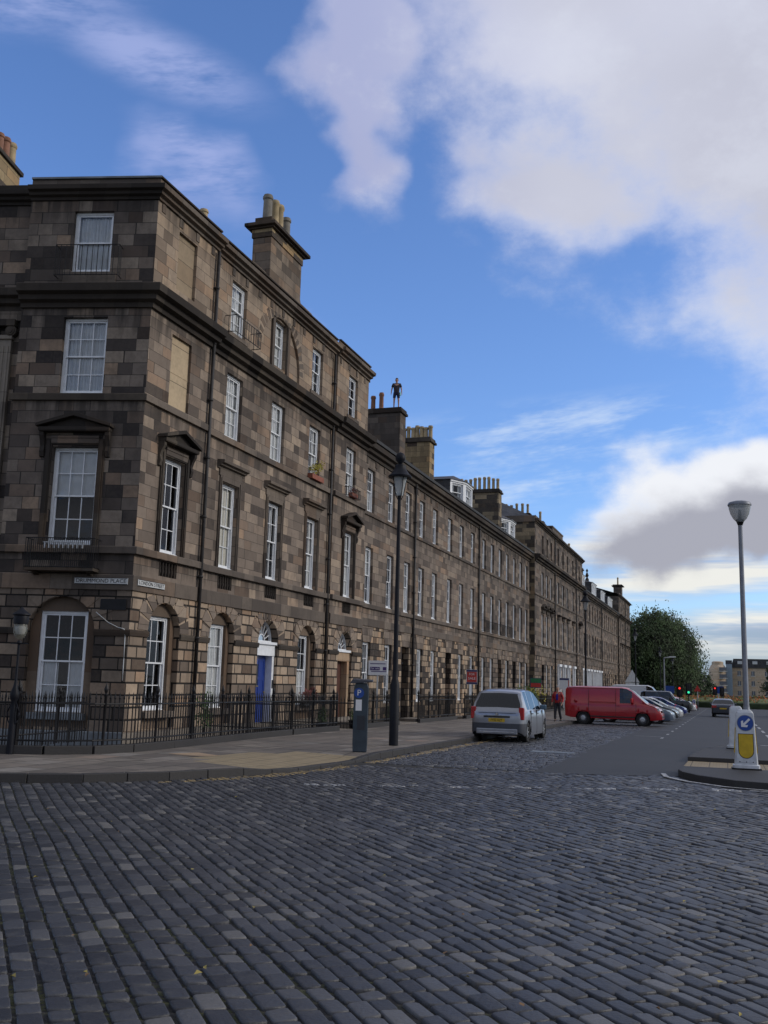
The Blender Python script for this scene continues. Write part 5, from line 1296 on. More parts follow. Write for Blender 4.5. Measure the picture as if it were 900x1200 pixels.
# ================================================================== SIGN BOARDS
def board(x, y, zc, w_, h_, label, draw, base, cat='sign', name='for_sale_board', ang=radians(12), col='signwhite'):
    t = thing(name, label, cat, (x, y, gz(x, y)+.115)); f = Fr(x, y, ang)
    q = MB(); q.fbox(f, -.03, .03, base, zc+h_/2+.02, -.05, -.012); q.build('post', M['offwhite'], t)
    q = MB(); q.fbox(f, -w_/2, w_/2, zc-h_/2, zc+h_/2, -.01, .01); b_ = q.build('panel', M[col], t)
    draw(f, b_, zc)
    return t
M['purple'] = simple('sign_purple', (.05, .02, .14), .5); M['signred'] = simple('sign_red', (.45, .03, .02), .5); M['navy'] = simple('sign_navy', (.015, .02, .10), .5); M['signgreen'] = simple('sign_green', (.01, .16, .05), .5)
def strip(f, b_, u0, u1, v0, v1, mat, name='strip', w_=.011):
    q = MB(); q.fbox(f, u0, u1, v0, v1, w_, w_+.004); return q.build(name, M[mat], b_)
def dr1(f, b_, z):
    strip(f, b_, -.30, .08, z-.09, z+.04, 'purple'); strip(f, b_, .2, .34, z-.09, z+.04, 'purple'); 
    textmesh('lettering', 'For sale', .105, f.p(-.11, .0155, z-.02), (*f.U, 0), (0, 0, 1), (*f.N, 0), M['signwhite'], b_)
    for k, (a, c_) in enumerate(((-.3, .3), (-.26, .34))): strip(f, b_, a, c_, z+.15-.3*k, z+.18-.3*k, 'purple', 'small_print')
def dr2(f, b_, z):
    strip(f, b_, -.27, .27, z-.27, z+.27, 'signred'); strip(f, b_, -.29, .29, z+.28, z+.38, 'navy'); strip(f, b_, -.29, .29, z-.38, z-.28, 'navy')
    textmesh('lettering', 'FOR', .16, f.p(0, .0155, z+.14), (*f.U, 0), (0, 0, 1), (*f.N, 0), M['signwhite'], b_)
    textmesh('lettering', 'SALE', .19, f.p(0, .0155, z-.08), (*f.U, 0), (0, 0, 1), (*f.N, 0), M['signwhite'], b_)
def dr3(f, b_, z):
    strip(f, b_, -.36, .36, z+.02, z+.32, 'signgreen'); strip(f, b_, -.36, .36, z-.3, z-.01, 'signred')
def dr4(f, b_, z):
    strip(f, b_, -.4, .4, z+.3, z+.46, 'navy'); strip(f, b_, .34, .42, z-.46, z+.29, 'signred')
board(-12.9, 37.2, 2.07, .74, .56, 'white for sale board with a purple band above the railings beside the tall lamp', dr1, -.1, ang=radians(17))
board(-12.9, 52.7, 1.9, .6, .78, 'red and navy for sale board on a white post behind the silver car', dr2, -.3, ang=radians(15))
board(-12.9, 72, 1.7, .8, .7, 'small green and red board near the end of the three storey range', dr3, -.5, col='navy', ang=radians(12))
board(-12.9, 85.5, 1.72, .86, .96, 'white board with blue top and red edge above the red van', dr4, -.5, ang=radians(12))
# triangle warning sign seen from behind
x, y = -9.2, 108; t = thing('road_sign', 'pale grey back of a triangular road sign near the terrace end', 'road sign', (x, y, gz(x, y)))
q = MB(); q.cyl((x, y, -1), (x, y, 1.8), .05, n=8); q.build('post', M['black_iron'], t)
fs = Fr(x, y, radians(15)); q = MB(); q.extr(fs, [(-.75, 2.1), (.75, 2.1), (0, 3.4)], 0, .03); q.build('sign_back', M['offwhite'], t)
q = MB(); q.fbox(fs, -.7, .7, 1.2, 2.05, 0, .03); q.build('lower_plate', M['offwhite'], t)
# ================================================================== PLANTS BY THE RAILINGS
def planter(x, y, label, h=.6, mat='leaf', pot_=True, rad=.2, n=220):
    z = gz(x, y)+.05; t = thing('potted_plant', label, 'plant', (x, y, z))
    if pot_: q = MB(); q.lathe((x, y, z), [(.16, 0), (.2, .3), (.22, .32), (.2, .34), (.18, .3)], 12); q.build('pot', M['soil'], t)
    else: q = MB(); q.cyl((x, y, z), (x+.05, y, z+h), .02, .01, 6); q.build('stem', M['pipe'], t)
    foliage('foliage', [(x, y, z+.3+h*.25), (x, y, z+.3+h*.6), (x+.02, y, z+.3+h)], rad, n, .05, M[mat], t, 1.2)
planter(-14.4, 26.2, 'green shrub growing in the yard behind the corner railings', .7, 'leaf', False, .3, 300)
planter(-12.75, 31.2, 'pointed green potted plant at the left of the blue door', .35)
planter(-12.75, 34.3, 'pointed green potted plant at the right of the blue door', .35)
planter(-12.8, 38.4, 'pointed green potted plant near the brown door', .35)
t = thing('shrub', 'yellow flowering shrub behind the railings beyond the silver car', 'shrub', (-13.6, 74, -.4))
q = MB(); q.cyl((-13.6, 74, -.5), (-13.6, 74, .6), .05, .03, 6); q.build('stem', M['pipe'], t)
foliage('foliage', [(-13.6, 73.5, .5), (-13.4, 74.5, .9), (-13.6, 75.5, .6)], .9, 500, .13, M['leaf_yellow'], t)
t = thing('shrub', 'dark green shrub behind the railings beyond the silver car', 'shrub', (-13.5, 70, -.4))
q = MB(); q.cyl((-13.5, 70, -.5), (-13.5, 70, .6), .05, .03, 6); q.build('stem', M['pipe'], t)
foliage('foliage', [(-13.5, 69, .5), (-13.4, 70.5, .8), (-13.5, 71.5, .6)], .9, 600, .13, M['leaf'], t)
# ================================================================== VEHICLES
M['tyre'] = simple('tyre', (.012, .012, .013), .8); M['rim'] = simple('rim_silver', (.45, .46, .48), .35, .6, var=.05); M['blackplastic'] = simple('black_trim', (.018, .018, .02), .5)
M['carglass'] = glass_mat('car_glass', (.16, .18, .19), .02); M['redlens'] = simple('tail_lamp', (.38, .01, .012), .2, coat=.6); M['clearlens'] = simple('head_lamp', (.5, .52, .55), .1, .3, coat=.8)
M['plate_y'] = simple('plate_yellow', (.55, .36, .02), .4, var=.03); M['plate_w'] = simple('plate_white', (.6, .6, .6), .4, var=.03); M['cabin'] = simple('cabin_dark', (.02, .02, .022), .8); M['chrome'] = simple('chrome', (.6, .6, .62), .15, 1)
def paint(name, col, metal=.0, rough=.32): return simple(name, col, rough, metal, var=.04, coat=.6)
def lerp_poly(P, x):
    if x <= P[0][0]: return P[0][1]
    for (a, b_), (c_, d_) in zip(P[:-1], P[1:]):
        if x <= c_: return b_+(d_-b_)*(x-a)/(c_-a) if c_ > a else d_
    return P[-1][1]
def make_vehicle(name, label, cat, loc, rz, spec, pmat, group=None, rear='plate_y', reg=None, trim=True, tilt=True):
    """local frame: x forward (rear bumper x=0), y to the left, z up"""
    t = thing(name, label, cat, loc, group, rz)
    if tilt: pass
    L = spec['L']; W = spec['W']/2; belt = spec['belt']; roof = spec['roof']; sill = spec.get('sill', .22)
    wx = spec['wheels']; wr = spec.get('wr', .31); R_ = wr+.055
    xs = set([0, L]); x = 0
    while x < L: xs.add(round(x, 3)); x += .09
    for w_ in wx:
        for k in range(-10, 11): xs.add(round(w_+R_*sin(k*pi/20), 3))
    for g in spec['sideglass']: xs.update(g)
    for p in belt+roof: xs.add(p[0])
    xs = sorted(v for v in xs if 0 <= v <= L)
    xs = [xs[0]]+[b_ for a, b_ in zip(xs[:-1], xs[1:]) if b_-a > .004]
    wid = spec.get('wid', [(0, .86), (.12, .96), (.5, 1), (L-.7, 1), (L-.2, .93), (L, .74)])
    tum = spec.get('tum', .14)
    ys = []
    rings = []
    for x in xs:
        hw = W*lerp_poly(wid, x); zb = lerp_poly(belt, x); zr = max(zb+.005, lerp_poly(roof, x))
        lo = lerp_poly(spec.get('low', [(0, sill+.12), (.25, sill), (L-.3, sill), (L, sill+.05)]), x)
        for w_ in wx:
            if abs(x-w_) < R_: lo = max(lo, wr+sqrt(R_*R_-(x-w_)**2))
        cab = (zr-zb)/max(.01, spec['H']-zb); cab = max(0, min(1, cab)); tw_ = hw-tum*cab*min(1, (zr-zb)/.35)
        mid = max(lo+.02, min(zb-.1, sill+.38)); 
        ring = [(0, lo+.0), (hw-.12, lo), (hw-.02, lo+.0), (hw, max(lo+.01, min(mid, lo+.1))), (hw+.0, mid), (hw-.005, (mid+zb)/2), (hw-.03, zb-.01), (hw-.045, zb+.005 if cab > .02 else zb), (tw_-.035*cab-.02, zr-.06*cab), (tw_-.11*cab-.06, zr-.012*cab), (tw_*.55, zr+.0), (0, zr+.012)]
        rings.append([(x, y, z) for y, z in ring])
    cats = {'body': MB(), 'windscreen': MB(), 'rear_window': MB()}
    n = len(rings[0])
    def inr(x, rs): return any(a-.001 <= x <= b_+.001 for a, b_ in rs)
    ws = spec.get('windscreen'); rw = spec.get('rearglass'); bump = spec.get('bumper', [])
    for i in range(len(rings)-1):
        xm = (xs[i]+xs[i+1])/2
        for k in range(n-1):
            zc = (rings[i][k][2]+rings[i][k+1][2]+rings[i+1][k][2]+rings[i+1][k+1][2])/4
            if k == 7 and any(a < xm < b_ for a, b_ in spec['sideglass']) : c_ = 'side_window'
            elif k >= 8 and ws and ws[0] < xm < ws[1] and k >= 9: c_ = 'windscreen'
            elif k >= 9 and rw and rw[0] < xm < rw[1]: c_ = 'rear_window'
            elif any(a < xm < b_ for a, b_ in bump) and 1 <= k <= 4 and zc < spec.get('bz', .62): c_ = 'bumper'
            else: c_ = 'body'
            for s in (1, -1):
                c2 = c_
                if c_ == 'side_window': c2 = ('side_window', s, [g for g, (a, b_) in enumerate(spec['sideglass']) if a < xm < b_][0])
                if c_ == 'bumper': c2 = ('bumper', 'f' if xm > L/2 else 'r')
                cats.setdefault(c2, MB())
                P = [(p[0], p[1]*s, p[2]) for p in (rings[i][k], rings[i+1][k], rings[i+1][k+1], rings[i][k+1])]
                cats[c2].add(P, [(0, 1, 2, 3)], True)
    for end in (0, -1):
        r_ = rings[end]
        for k in range(n-1):
            zc = (r_[k][2]+r_[k+1][2])/2
            c_ = ('bumper', 'f' if end == -1 else 'r') if (bump and trim and zc < spec.get('bz', .62) and (end == 0 or any(b_ > L-.2 for a, b_ in bump))) else 'body'
            cats.setdefault(c_, MB())
            for s in (1, -1): cats[c_].add([(r_[k][0], 0, r_[k][2]), (r_[k][0], r_[k][1]*s, r_[k][2]), (r_[k+1][0], r_[k+1][1]*s, r_[k+1][2]), (r_[k+1][0], 0, r_[k+1][2])], [(0, 1, 2, 3)], True)
    body = cats['body'].build('body', pmat, t, local=True)
    for k, mb_ in cats.items():
        if k == 'body' or not mb_.v: continue
        nm_ = k if isinstance(k, str) else k[0]
        mb_.build(nm_, spec.get('bmat', M['blackplastic']) if nm_ == 'bumper' else M['carglass'], t, local=True)
    # cabin interior
    q = MB(); q.box(.5, L-.9, -W+.2, W-.2, sill+.1, spec['belt'][len(spec['belt'])//2][1]-.08); q.build('interior', M['cabin'], t, local=True)
    # seats
    q = MB()
    for sx in spec.get('seats', []):
        for s in (-1, 1):
            q.box(sx-.08, sx+.06, s*.36-.22, s*.36+.22, .5, spec['H']-.52); q.box(sx-.05, sx+.03, s*.36-.12, s*.36+.12, spec['H']-.52, spec['H']-.33)
    if q.v: q.build('seats', M['cabin'], t, local=True, bevel=.04)
    for w_ in wx:
        for s in (-1, 1):
            q = MB(); yc = s*(W-.13)
            prof = [(.2, -.1), (wr-.03, -.105), (wr, -.08), (wr, .08), (wr-.03, .105), (.21, .1), (.2, .02), (.2, -.1)]
            nn = 26; vs = []
            for r_, o in prof: vs += [(w_+r_*cos(2*pi*k/nn), yc+o, wr+r_*sin(2*pi*k/nn)) for k in range(nn)]
            q.add(vs, [(a*nn+k, a*nn+(k+1) % nn, (a+1)*nn+(k+1) % nn, (a+1)*nn+k) for a in range(len(prof)-1) for k in range(nn)], True)
            ty = q.build('wheel', M['tyre'], t, local=True)
            q = MB(); o = yc+s*.085; q.cyl((w_, yc+s*.02, wr), (w_, yc+s*.06, wr), .2, n=24)
            for k in range(7):
                a = 2*pi*k/7; q.hexa([(w_+r_*cos(a+da), yy, wr+r_*sin(a+da)) for yy in (yc+s*.06, yc+s*.085) for r_, da in ((.04, -.5), (.04, .5), (.195, .12), (.195, -.12))])
            q.cyl((w_, yc+s*.06, wr), (w_, yc+s*.095, wr), .05, n=10); 
            q.build('rim', spec.get('rim', M['rim']), ty, local=True)
            # dark wheel well
            q = MB(); q.cyl((w_, s*(W-.32), wr+.02), (w_, s*(W-.28), wr+.02), R_+.02, n=20); q.build('wheel_well', M['cabin'], t, local=True)
    for kind, bx in spec.get('lights', []):
        q = MB()
        for s in (-1, 1):
            a, b_, c_, d_, e, f_ = bx; q2 = MB(); q2.hexa([(x_, s*y_, z_) for z_ in (e, f_) for x_, y_ in ((a, c_), (b_, c_), (b_, d_), (a, d_))]); q2.build('tail_light' if kind == 'redlens' else 'headlight', M[kind], t, local=True, bevel=.02)
    for s in (-1, 1):
        mx = spec.get('mirror')
        if mx: q = MB(); q.hexa([(x_, s*y_, z_) for z_ in (mx[1], mx[1]+mx[2]) for x_, y_ in ((mx[0]-.05, W-.04), (mx[0]+.1, W-.04), (mx[0]+.06, W+.17), (mx[0]-.04, W+.17))]); q.build('mirror', spec.get('mmat', pmat), t, local=True, bevel=.03)
    for hx, hz in spec.get('handles', []):
        for s in (-1, 1): q = MB(); q.box(hx-.09, hx+.09, s*W-.02, s*W+.02, hz, hz+.035); q.build('handle', spec.get('hmat', pmat), t, local=True, bevel=.01)
    for gx in spec.get('gaps', []):   # door shut lines
        x_, z0, z1 = gx
        for s in (-1, 1): q = MB(); hw = W*lerp_poly(wid, x_); q.box(x_-.006, x_+.006, s*(hw-.03), s*(hw+.003), z0, z1); q.build('door_gap', M['cabin'], t, local=True)
    pz_ = spec.get('plate')
    if pz_ is not None:
        q = MB(); q.box(-.03, -.012, -.26, .26, pz_, pz_+.115); p = q.build('number_plate', M[rear], t, local=True)
        if reg: textmesh('lettering', reg, .105, (-.031, 0, pz_+.055), (0, -1, 0), (0, 0, 1), (-1, 0, 0), M['black_iron'], p, off=.001, local=True, sx=.82)
    return t, body
MPV = dict(L=4.28, W=1.76, H=1.64, wheels=(.72, 3.46), wr=.31, sill=.2,
    belt=[(0, .82), (.05, .95), (.3, 1.0), (1.2, 1.0), (3.0, .98), (3.35, .98), (3.95, .80), (4.2, .62), (4.28, .5)],
    roof=[(0, .82), (.05, .96), (.11, 1.06), (.30, 1.46), (.42, 1.56), (.62, 1.61), (1.3, 1.645), (2.0, 1.63), (2.35, 1.56), (3.35, .985), (4.28, .5)],
    sideglass=[(.62, 1.05), (1.11, 1.95), (2.02, 2.85)], windscreen=(2.42, 3.3), rearglass=(.11, .34), bumper=[(-.1, .5), (3.9, 4.3)], bz=.60, tum=.17, wid=[(0, .80), (.05, .88), (.14, .95), (.35, .99), (.6, 1), (3.5, 1), (4.0, .93), (4.28, .72)],
    seats=(1.2, 2.1), mirror=(2.75, .98, .16), handles=[(1.3, .86), (2.15, .86)], gaps=[(1.08, .3, .98), (2.0, .25, .98), (2.95, .3, .96)], lights=[('redlens', (.035, .18, .69, .85, .70, 1.08))], plate=.62)
silver = paint('silver_paint', (.29, .30, .335), .65, .3)
px, py = -6.82, 31.2
rz = pi/2-radians(1)
MPV['bmat'] = simple('bumper_grey', (.05, .055, .07), .5, var=.1); MPV['mmat'] = simple('mirror_blue', (.10, .16, .22), .2, .5)
car, body = make_vehicle('parked_car', 'silver hatchback people carrier seen from behind, parked at the kerb', 'car', (px, py, gz(px, py)), rz, MPV, silver, reg='FY02 HZT')
def lbox(parent, name, mat, a, b_, c_, d_, e, f_, bev=.01):
    q = MB(); q.box(a, b_, c_, d_, e, f_); return q.build(name, mat, parent, local=True, bevel=bev)
lbox(car, 'tailgate_trim', M['blackplastic'], -.035, .02, -.42, .42, .755, .81)
lbox(car, 'bumper_strip', silver, -.025, .03, -.66, .66, .24, .42, .03)
lbox(car, 'bumper_chrome', M['chrome'], -.035, .0, -.55, .55, .30, .325)
lbox(car, 'tailgate_crease', M['cabin'], -.006, .01, -.6, .6, .9, .908, 0)
q = MB(); q.add([(-.025, 0, .83), (-.025, .05, .86), (-.025, 0, .89), (-.025, -.05, .86)], [(0, 1, 2, 3)]); 
for dz in (.84, .87):
    q.extr(Fr(0, 0, radians(-90)), [(-.05, dz), (0, dz+.03), (.05, dz), (.05, dz-.012), (0, dz+.018), (-.05, dz-.012)], .0, .02)
q.build('badge', M['chrome'], car, local=True)
lbox(car, 'rear_wiper', M['blackplastic'], .12, .14, -.3, .1, 1.06, 1.08)
lbox(car, 'exhaust', M['cabin'], .0, .2, .42, .5, .2, .27)

VAN = dict(L=4.89, W=1.90, H=1.95, wheels=(.93, 3.93), wr=.33, sill=.3,
    belt=[(0, 1.0), (.3, 1.12), (3.6, 1.12), (4.1, 1.10), (4.55, .98), (4.78, .82), (4.89, .6)],
    roof=[(0, 1.80), (.1, 1.90), (.5, 1.95), (2.9, 1.95), (3.15, 1.91), (3.4, 1.78), (4.15, 1.13), (4.55, .985), (4.89, .6)],
    sideglass=[(2.80, 3.42)], windscreen=(3.25, 4.12), rearglass=None, bumper=[], tum=.12, wid=[(0, .95), (.1, .99), (.5, 1), (4.0, 1), (4.6, .93), (4.89, .78)],
    low=[(0, .42), (.3, .34), (4.5, .3), (4.89, .36)], seats=(2.7,), mirror=(3.4, 1.16, .24), handles=[(2.72, .98)], gaps=[(1.22, .42, 1.8), (2.60, .4, 1.85), (3.62, .4, 1.12)], lights=[('clearlens', (4.5, 4.74, .62, .83, .76, .93)), ('redlens', (-.01, .08, .82, .93, .8, 1.2))], plate=.6,
    rim=simple('steel_wheel', (.10, .10, .11), .45, .3))
red = paint('van_red', (.38, .008, .016), 0, .3)
vx, vy = -7.95, 54.0
VAN_, b_ = make_vehicle('parked_van', 'bright red panel van parked nose towards the road', 'van', (vx, vy, gz(vx, vy)), radians(-1), VAN, red)
for w_ in (.93, 3.93):
    for s in (-1, 1): q = MB(); q.lathe((0, 0, 0), [(.05, 0), (.13, .01), (.13, .02), (.1, .03), (.05, .03)], 14); o = q.build('hubcap', M['rim'], VAN_, local=True); o.location = (w_, s*.94, .33); o.rotation_euler = (-s*pi/2, 0, 0)
lbox(VAN_, 'side_rail', red, 1.25, 2.62, -.965, -.945, 1.15, 1.19)
lbox(VAN_, 'side_strip', M['blackplastic'], 1.3, 3.55, -.962, -.945, .40, .46)
lbox(VAN_, 'grille', M['blackplastic'], 4.80, 4.9, -.45, .45, .72, .80, .02)
lbox(VAN_, 'roof_gutter', M['cabin'], .2, 3.0, -.865, -.85, 1.86, 1.875, 0)
lbox(VAN_, 'side_crease', red, .15, 4.3, -.958, -.945, .66, .69)
lbox(VAN_, 'front_bumper', M['blackplastic'], 4.72, 4.9, -.6, .6, .42, .55, .03)
lbox(VAN_, 'badge', M['chrome'], 4.84, 4.9, -.08, .08, .62, .74, .02)
q = MB(); q.lathe((0, 0, 0), [(.02, 0), (.09, .01), (.07, .03), (.01, .04)], 12); o = q.build('fuel_cap', red, VAN_, local=True); o.location = (.55, -.94, 1.2); o.rotation_euler = (pi/2, 0, 0)

HATCH = dict(L=3.95, W=1.70, H=1.46, wheels=(.68, 3.15), wr=.3, sill=.2,
    belt=[(0, .72), (.05, .88), (.3, .95), (2.7, .92), (3.0, .90), (3.6, .74), (3.87, .6), (3.95, .45)],
    roof=[(0, .72), (.06, .92), (.42, 1.32), (.7, 1.42), (1.3, 1.46), (1.9, 1.43), (2.2, 1.34), (3.02, .905), (3.95, .45)],
    sideglass=[(.7, 1.2), (1.26, 2.0), (2.06, 2.5)], windscreen=(2.2, 2.98), rearglass=(.1, .42), bumper=[], tum=.15, seats=(1.1, 1.9), mirror=(2.5, .9, .14), handles=[(1.3, .8), (2.1, .8)], gaps=[(2.03, .25, .93)],
    lights=[('redlens', (-.01, .1, .6, .82, .68, .95)), ('clearlens', (3.55, 3.78, .5, .74, .58, .7))], plate=.55)
SALOON = dict(L=4.45, W=1.76, H=1.43, wheels=(.85, 3.5), wr=.31, sill=.2,
    belt=[(0, .8), (.04, .93), (.6, 1.0), (.9, .98), (3.1, .93), (3.4, .91), (4.1, .74), (4.38, .6), (4.45, .45)],
    roof=[(0, .8), (.04, .935), (.6, 1.005), (.65, 1.02), (1.2, 1.34), (1.6, 1.42), (2.1, 1.43), (2.5, 1.37), (3.4, .915), (4.45, .45)],
    sideglass=[(1.0, 1.45), (1.52, 2.2), (2.27, 2.9)], windscreen=(2.52, 3.35), rearglass=(.65, 1.3), bumper=[(-.1, .4)], bz=.5, bmat=simple('bumper_dark', (.02, .022, .03), .5), tum=.15, seats=(1.5, 2.3), mirror=(2.85, .93, .14), gaps=[(2.23, .25, .95)],
    lights=[('redlens', (-.01, .12, .5, .86, .72, .92)), ('clearlens', (4.0, 4.25, .5, .78, .58, .72))], plate=.62)
JEEP = dict(L=4.4, W=1.9, H=1.95, wheels=(.8, 3.4), wr=.38, sill=.4,
    belt=[(0, 1.1), (.1, 1.18), (3.0, 1.18), (4.1, 1.12), (4.35, 1.0), (4.4, .7)],
    roof=[(0, 1.1), (.05, 1.3), (.15, 1.85), (.4, 1.95), (2.4, 1.95), (2.6, 1.9), (3.0, 1.19), (4.4, .7)],
    sideglass=[(.35, 1.1), (1.18, 1.85), (1.93, 2.5)], windscreen=(2.6, 3.0), rearglass=None, bumper=[(-.1, .3), (4.1, 4.5)], bz=.62, tum=.1, seats=(1.9,), mirror=(2.6, 1.2, .2),
    lights=[('clearlens', (4.3, 4.41, .5, .75, .78, .98))], plate=.6)
BIGVAN = dict(VAN, L=5.4, H=2.45, wheels=(1.0, 4.3), belt=[(0, 1.1), (.3, 1.2), (4.2, 1.2), (4.6, 1.15), (5.1, 1.0), (5.4, .6)], roof=[(0, 2.3), (.1, 2.4), (.5, 2.45), (3.3, 2.45), (3.7, 2.3), (4.6, 1.17), (5.1, 1.005), (5.4, .6)], sideglass=[(3.2, 3.9)], windscreen=(3.72, 4.55),
    lights=[('clearlens', (5.0, 5.25, .6, .85, .8, .98))], wid=[(0, .95), (.1, .99), (.5, 1), (4.5, 1), (5.1, .93), (5.4, .78)], low=[(0, .42), (.3, .34), (5.0, .3), (5.4, .36)], mirror=(3.8, 1.3, .3), gaps=[(3.1, .4, 2.2)], handles=[])
def row(spec, nosex, y, label, col, cat='car', name='parked_car', metal=.2, rz=-2):
    x = nosex-spec['L']; return make_vehicle(name, label, cat, (x, y, gz(x, y)), radians(rz), spec, paint(name+'_paint', col, metal), group='vehicles parked side by side beyond the red van')[0]
row(SALOON, -2.75, 59.5, 'slate blue car parked directly beyond the red van', (.10, .13, .18))
row(HATCH, -2.75, 65, 'black hatchback second beyond the red van', (.02, .022, .026))
row(HATCH, -2.75, 71, 'white hatchback in the middle of the parked row', (.5, .5, .5), metal=0)
row(SALOON, -3.1, 77, 'light blue car with its roof showing in the parked row', (.05, .12, .25))
row(HATCH, -2.9, 83, 'deep blue hatchback beside the black four by four', (.015, .03, .16))
row(JEEP, -2.75, 92, 'tall black four by four with a pale roof rack in the parked row', (.012, .013, .014))
row(HATCH, -2.9, 108, 'white car with red tail lights at the far end of the parked row', (.55, .55, .55), metal=0)
row(HATCH, -3.0, 116, 'red car at the far end of the parked row', (.4, .02, .02), metal=0)
row(BIGVAN, -4.7, 97, 'high white van standing behind the parked cars', (.55, .56, .57), 'van', 'parked_van', 0)
t, _ = make_vehicle('moving_car', 'dark grey saloon driving away in the middle of the road', 'car', (-.2, 84, gz(0, 84)), pi/2, SALOON, paint('dark_grey_paint', (.035, .04, .055), .4), reg=None)
t, _ = make_vehicle('moving_van', 'white van at the right edge of the photo coming along the road', 'van', (4.55, 96, gz(0, 96)), radians(-78), BIGVAN, paint('van_white', (.5, .52, .54), 0))
for i, (x, y, c_, lb) in enumerate(((-9.5, 160, (.5, .5, .5), 'tiny white car beyond the hedge on the left'), (7, 205, (.5, .5, .5), 'tiny white car beyond the hedge, left of the round bush'), (10.3, 207, (.3, .05, .05), 'tiny red car beyond the hedge'), (13.0, 209, (.4, .42, .45), 'tiny silver car beyond the hedge near the right edge'))):
    make_vehicle('parked_car', lb, 'car', (x, y, gz(x, y)), radians(-8), HATCH, paint('far_paint', c_))
# ================================================================== PEOPLE
M['skin'] = simple('skin', (.42, .24, .17), .55, var=.06); M['hair_grey'] = simple('hair_grey', (.3, .29, .28), .8); M['hair_dark'] = simple('hair_dark', (.03, .02, .015), .8)
def skinned(name, verts, edges, mat, parent, lv=2, root=0):
    me = bpy.data.meshes.new(name); me.from_pydata([v[0] for v in verts], edges, []); me.materials.append(mat)
    ob = bpy.data.objects.new(name, me); COL.objects.link(ob); ob.parent = parent
    sk = ob.modifiers.new('skin', 'SKIN'); sk.use_smooth_shade = True
    if not me.skin_vertices: me.skin_vertices.new()
    for i, v in enumerate(verts): me.skin_vertices[0].data[i].radius = v[1] if isinstance(v[1], tuple) else (v[1], v[1]); me.skin_vertices[0].data[i].use_root = (i == root)
    ss = ob.modifiers.new('sub', 'SUBSURF'); ss.levels = lv; ss.render_levels = lv
    return ob
def person(label, loc, rz, pose, mats, shorts=False, hair='hair_grey', jacket_open=None, H=1.76):
    t = thing('person', label, 'person', loc, None, rz)
    # joints: x = left of body, y = forward, z up
    P = dict(pel=(0, 0, .95), waist=(0, .0, 1.08), chest=(0, .0, 1.28), neck=(0, .0, 1.48), head0=(0, .01, 1.56), head1=(0, .02, 1.64), head2=(0, .015, 1.72))
    Lh, Rh = pose['lh'], pose['rh']
    def chain(side, foot, knee): return None
    B = []; E_ = []
    def v(p, r): B.append((p, r)); return len(B)-1
    def e(a, b_): E_.append((a, b_))
    i_p = v(P['pel'], (.15, .105)); i_w = v(P['waist'], (.14, .10)); i_c = v(P['chest'], (.16, .11)); i_n = v(P['neck'], .058); e(i_p, i_w); e(i_w, i_c); e(i_c, i_n)
    h0 = v(P['head0'], (.068, .078)); h1 = v(P['head1'], (.078, .098)); h2 = v(P['head2'], (.06, .07)); e(i_n, h0); e(h0, h1); e(h1, h2)
    ends = {}
    for s, key in ((1, 'l'), (-1, 'r')):
        sh = v((s*.18, 0, 1.42), .06); e(i_c, sh); el_ = v(pose[key+'e'], .042); e(sh, el_); wr_ = v(pose[key+'h'], .028); e(el_, wr_)
        wv = Vector(pose[key+'h']); dv = (wv-Vector(pose[key+'e'])).normalized(); pm = v(tuple(wv+dv*.06), (.035, .02)); e(wr_, pm)
        for k in range(4):
            b0 = v(tuple(wv+dv*.1+Vector((0, (k-1.5)*.02, 0))), .010); b1 = v(tuple(wv+dv*(.165-.01*abs(k-1.5))+Vector((-s*.012, (k-1.5)*.022, 0))), .008); e(pm, b0); e(b0, b1)
        th_ = v(tuple(wv+dv*.07+Vector((-s*.01, .045, 0))), .010); th2 = v(tuple(wv+dv*.11+Vector((-s*.015, .055, 0))), .008); e(pm, th_); e(th_, th2)
        hp = v((s*.095, 0, .88), .085); e(i_p, hp); kn = v(pose[key+'k'], .055); e(hp, kn); an = v(pose[key+'a'], .035); e(kn, an); f_ = Vector(pose[key+'a']); he = v(tuple(f_+Vector((0, -.02, -.05))), .035); to = v(tuple(f_+Vector((0, .14, -.06))), .03); e(an, he); e(he, to)
    body = skinned('body', B, E_, M['skin'], t)
    o = MB()
    # face: nose, ears, eyes, mouth
    for a, sz in (((0, .115, 1.63), .014),): o.lathe(a, [(sz, -.02), (sz*.8, 0), (sz*.3, .03)], 6)
    o.build('nose', M['skin'], t, local=True)
    for s in (-1, 1):
        o = MB(); o.lathe((s*.083, 0, 1.63), [(.01, -.03), (.016, 0), (.008, .03)], 6); o.build('ear', M['skin'], t, local=True)
        o = MB(); o.lathe((s*.032, .098, 1.66), [(.004, -.006), (.009, 0), (.004, .006)], 6); o.build('eye', M['hair_dark'], t, local=True)
    o = MB(); o.box(-.022, .022, .095, .104, 1.583, 1.589); o.build('mouth', M['signred'], t, local=True)
    skinned('hair', [((0, -.05, 1.63), (.075, .06)), ((0, -.03, 1.70), (.092, .09)), ((0, .04, 1.765), (.08, .08))], [(0, 1), (1, 2)], M[hair], t)
    # trousers / shorts
    V = [(P['pel'], (.165, .12)), ((0, 0, 1.04), (.155, .115))]; E2 = [(0, 1)]
    for s, key in ((1, 'l'), (-1, 'r')):
        b0 = len(V); V.append(((s*.1, 0, .86), .10)); k_ = Vector(pose[key+'k']); a_ = Vector(pose[key+'a']); E2.append((0, b0))
        if shorts: V.append((tuple(k_+Vector((0, 0, .07))), .085)); E2.append((b0, b0+1))
        else: V += [(tuple(k_), .075), (tuple(a_+Vector((0, 0, .0))), .062)]; E2 += [(b0, b0+1), (b0+1, b0+2)]
    skinned('shorts' if shorts else 'trousers', V, E2, mats['leg'], t)
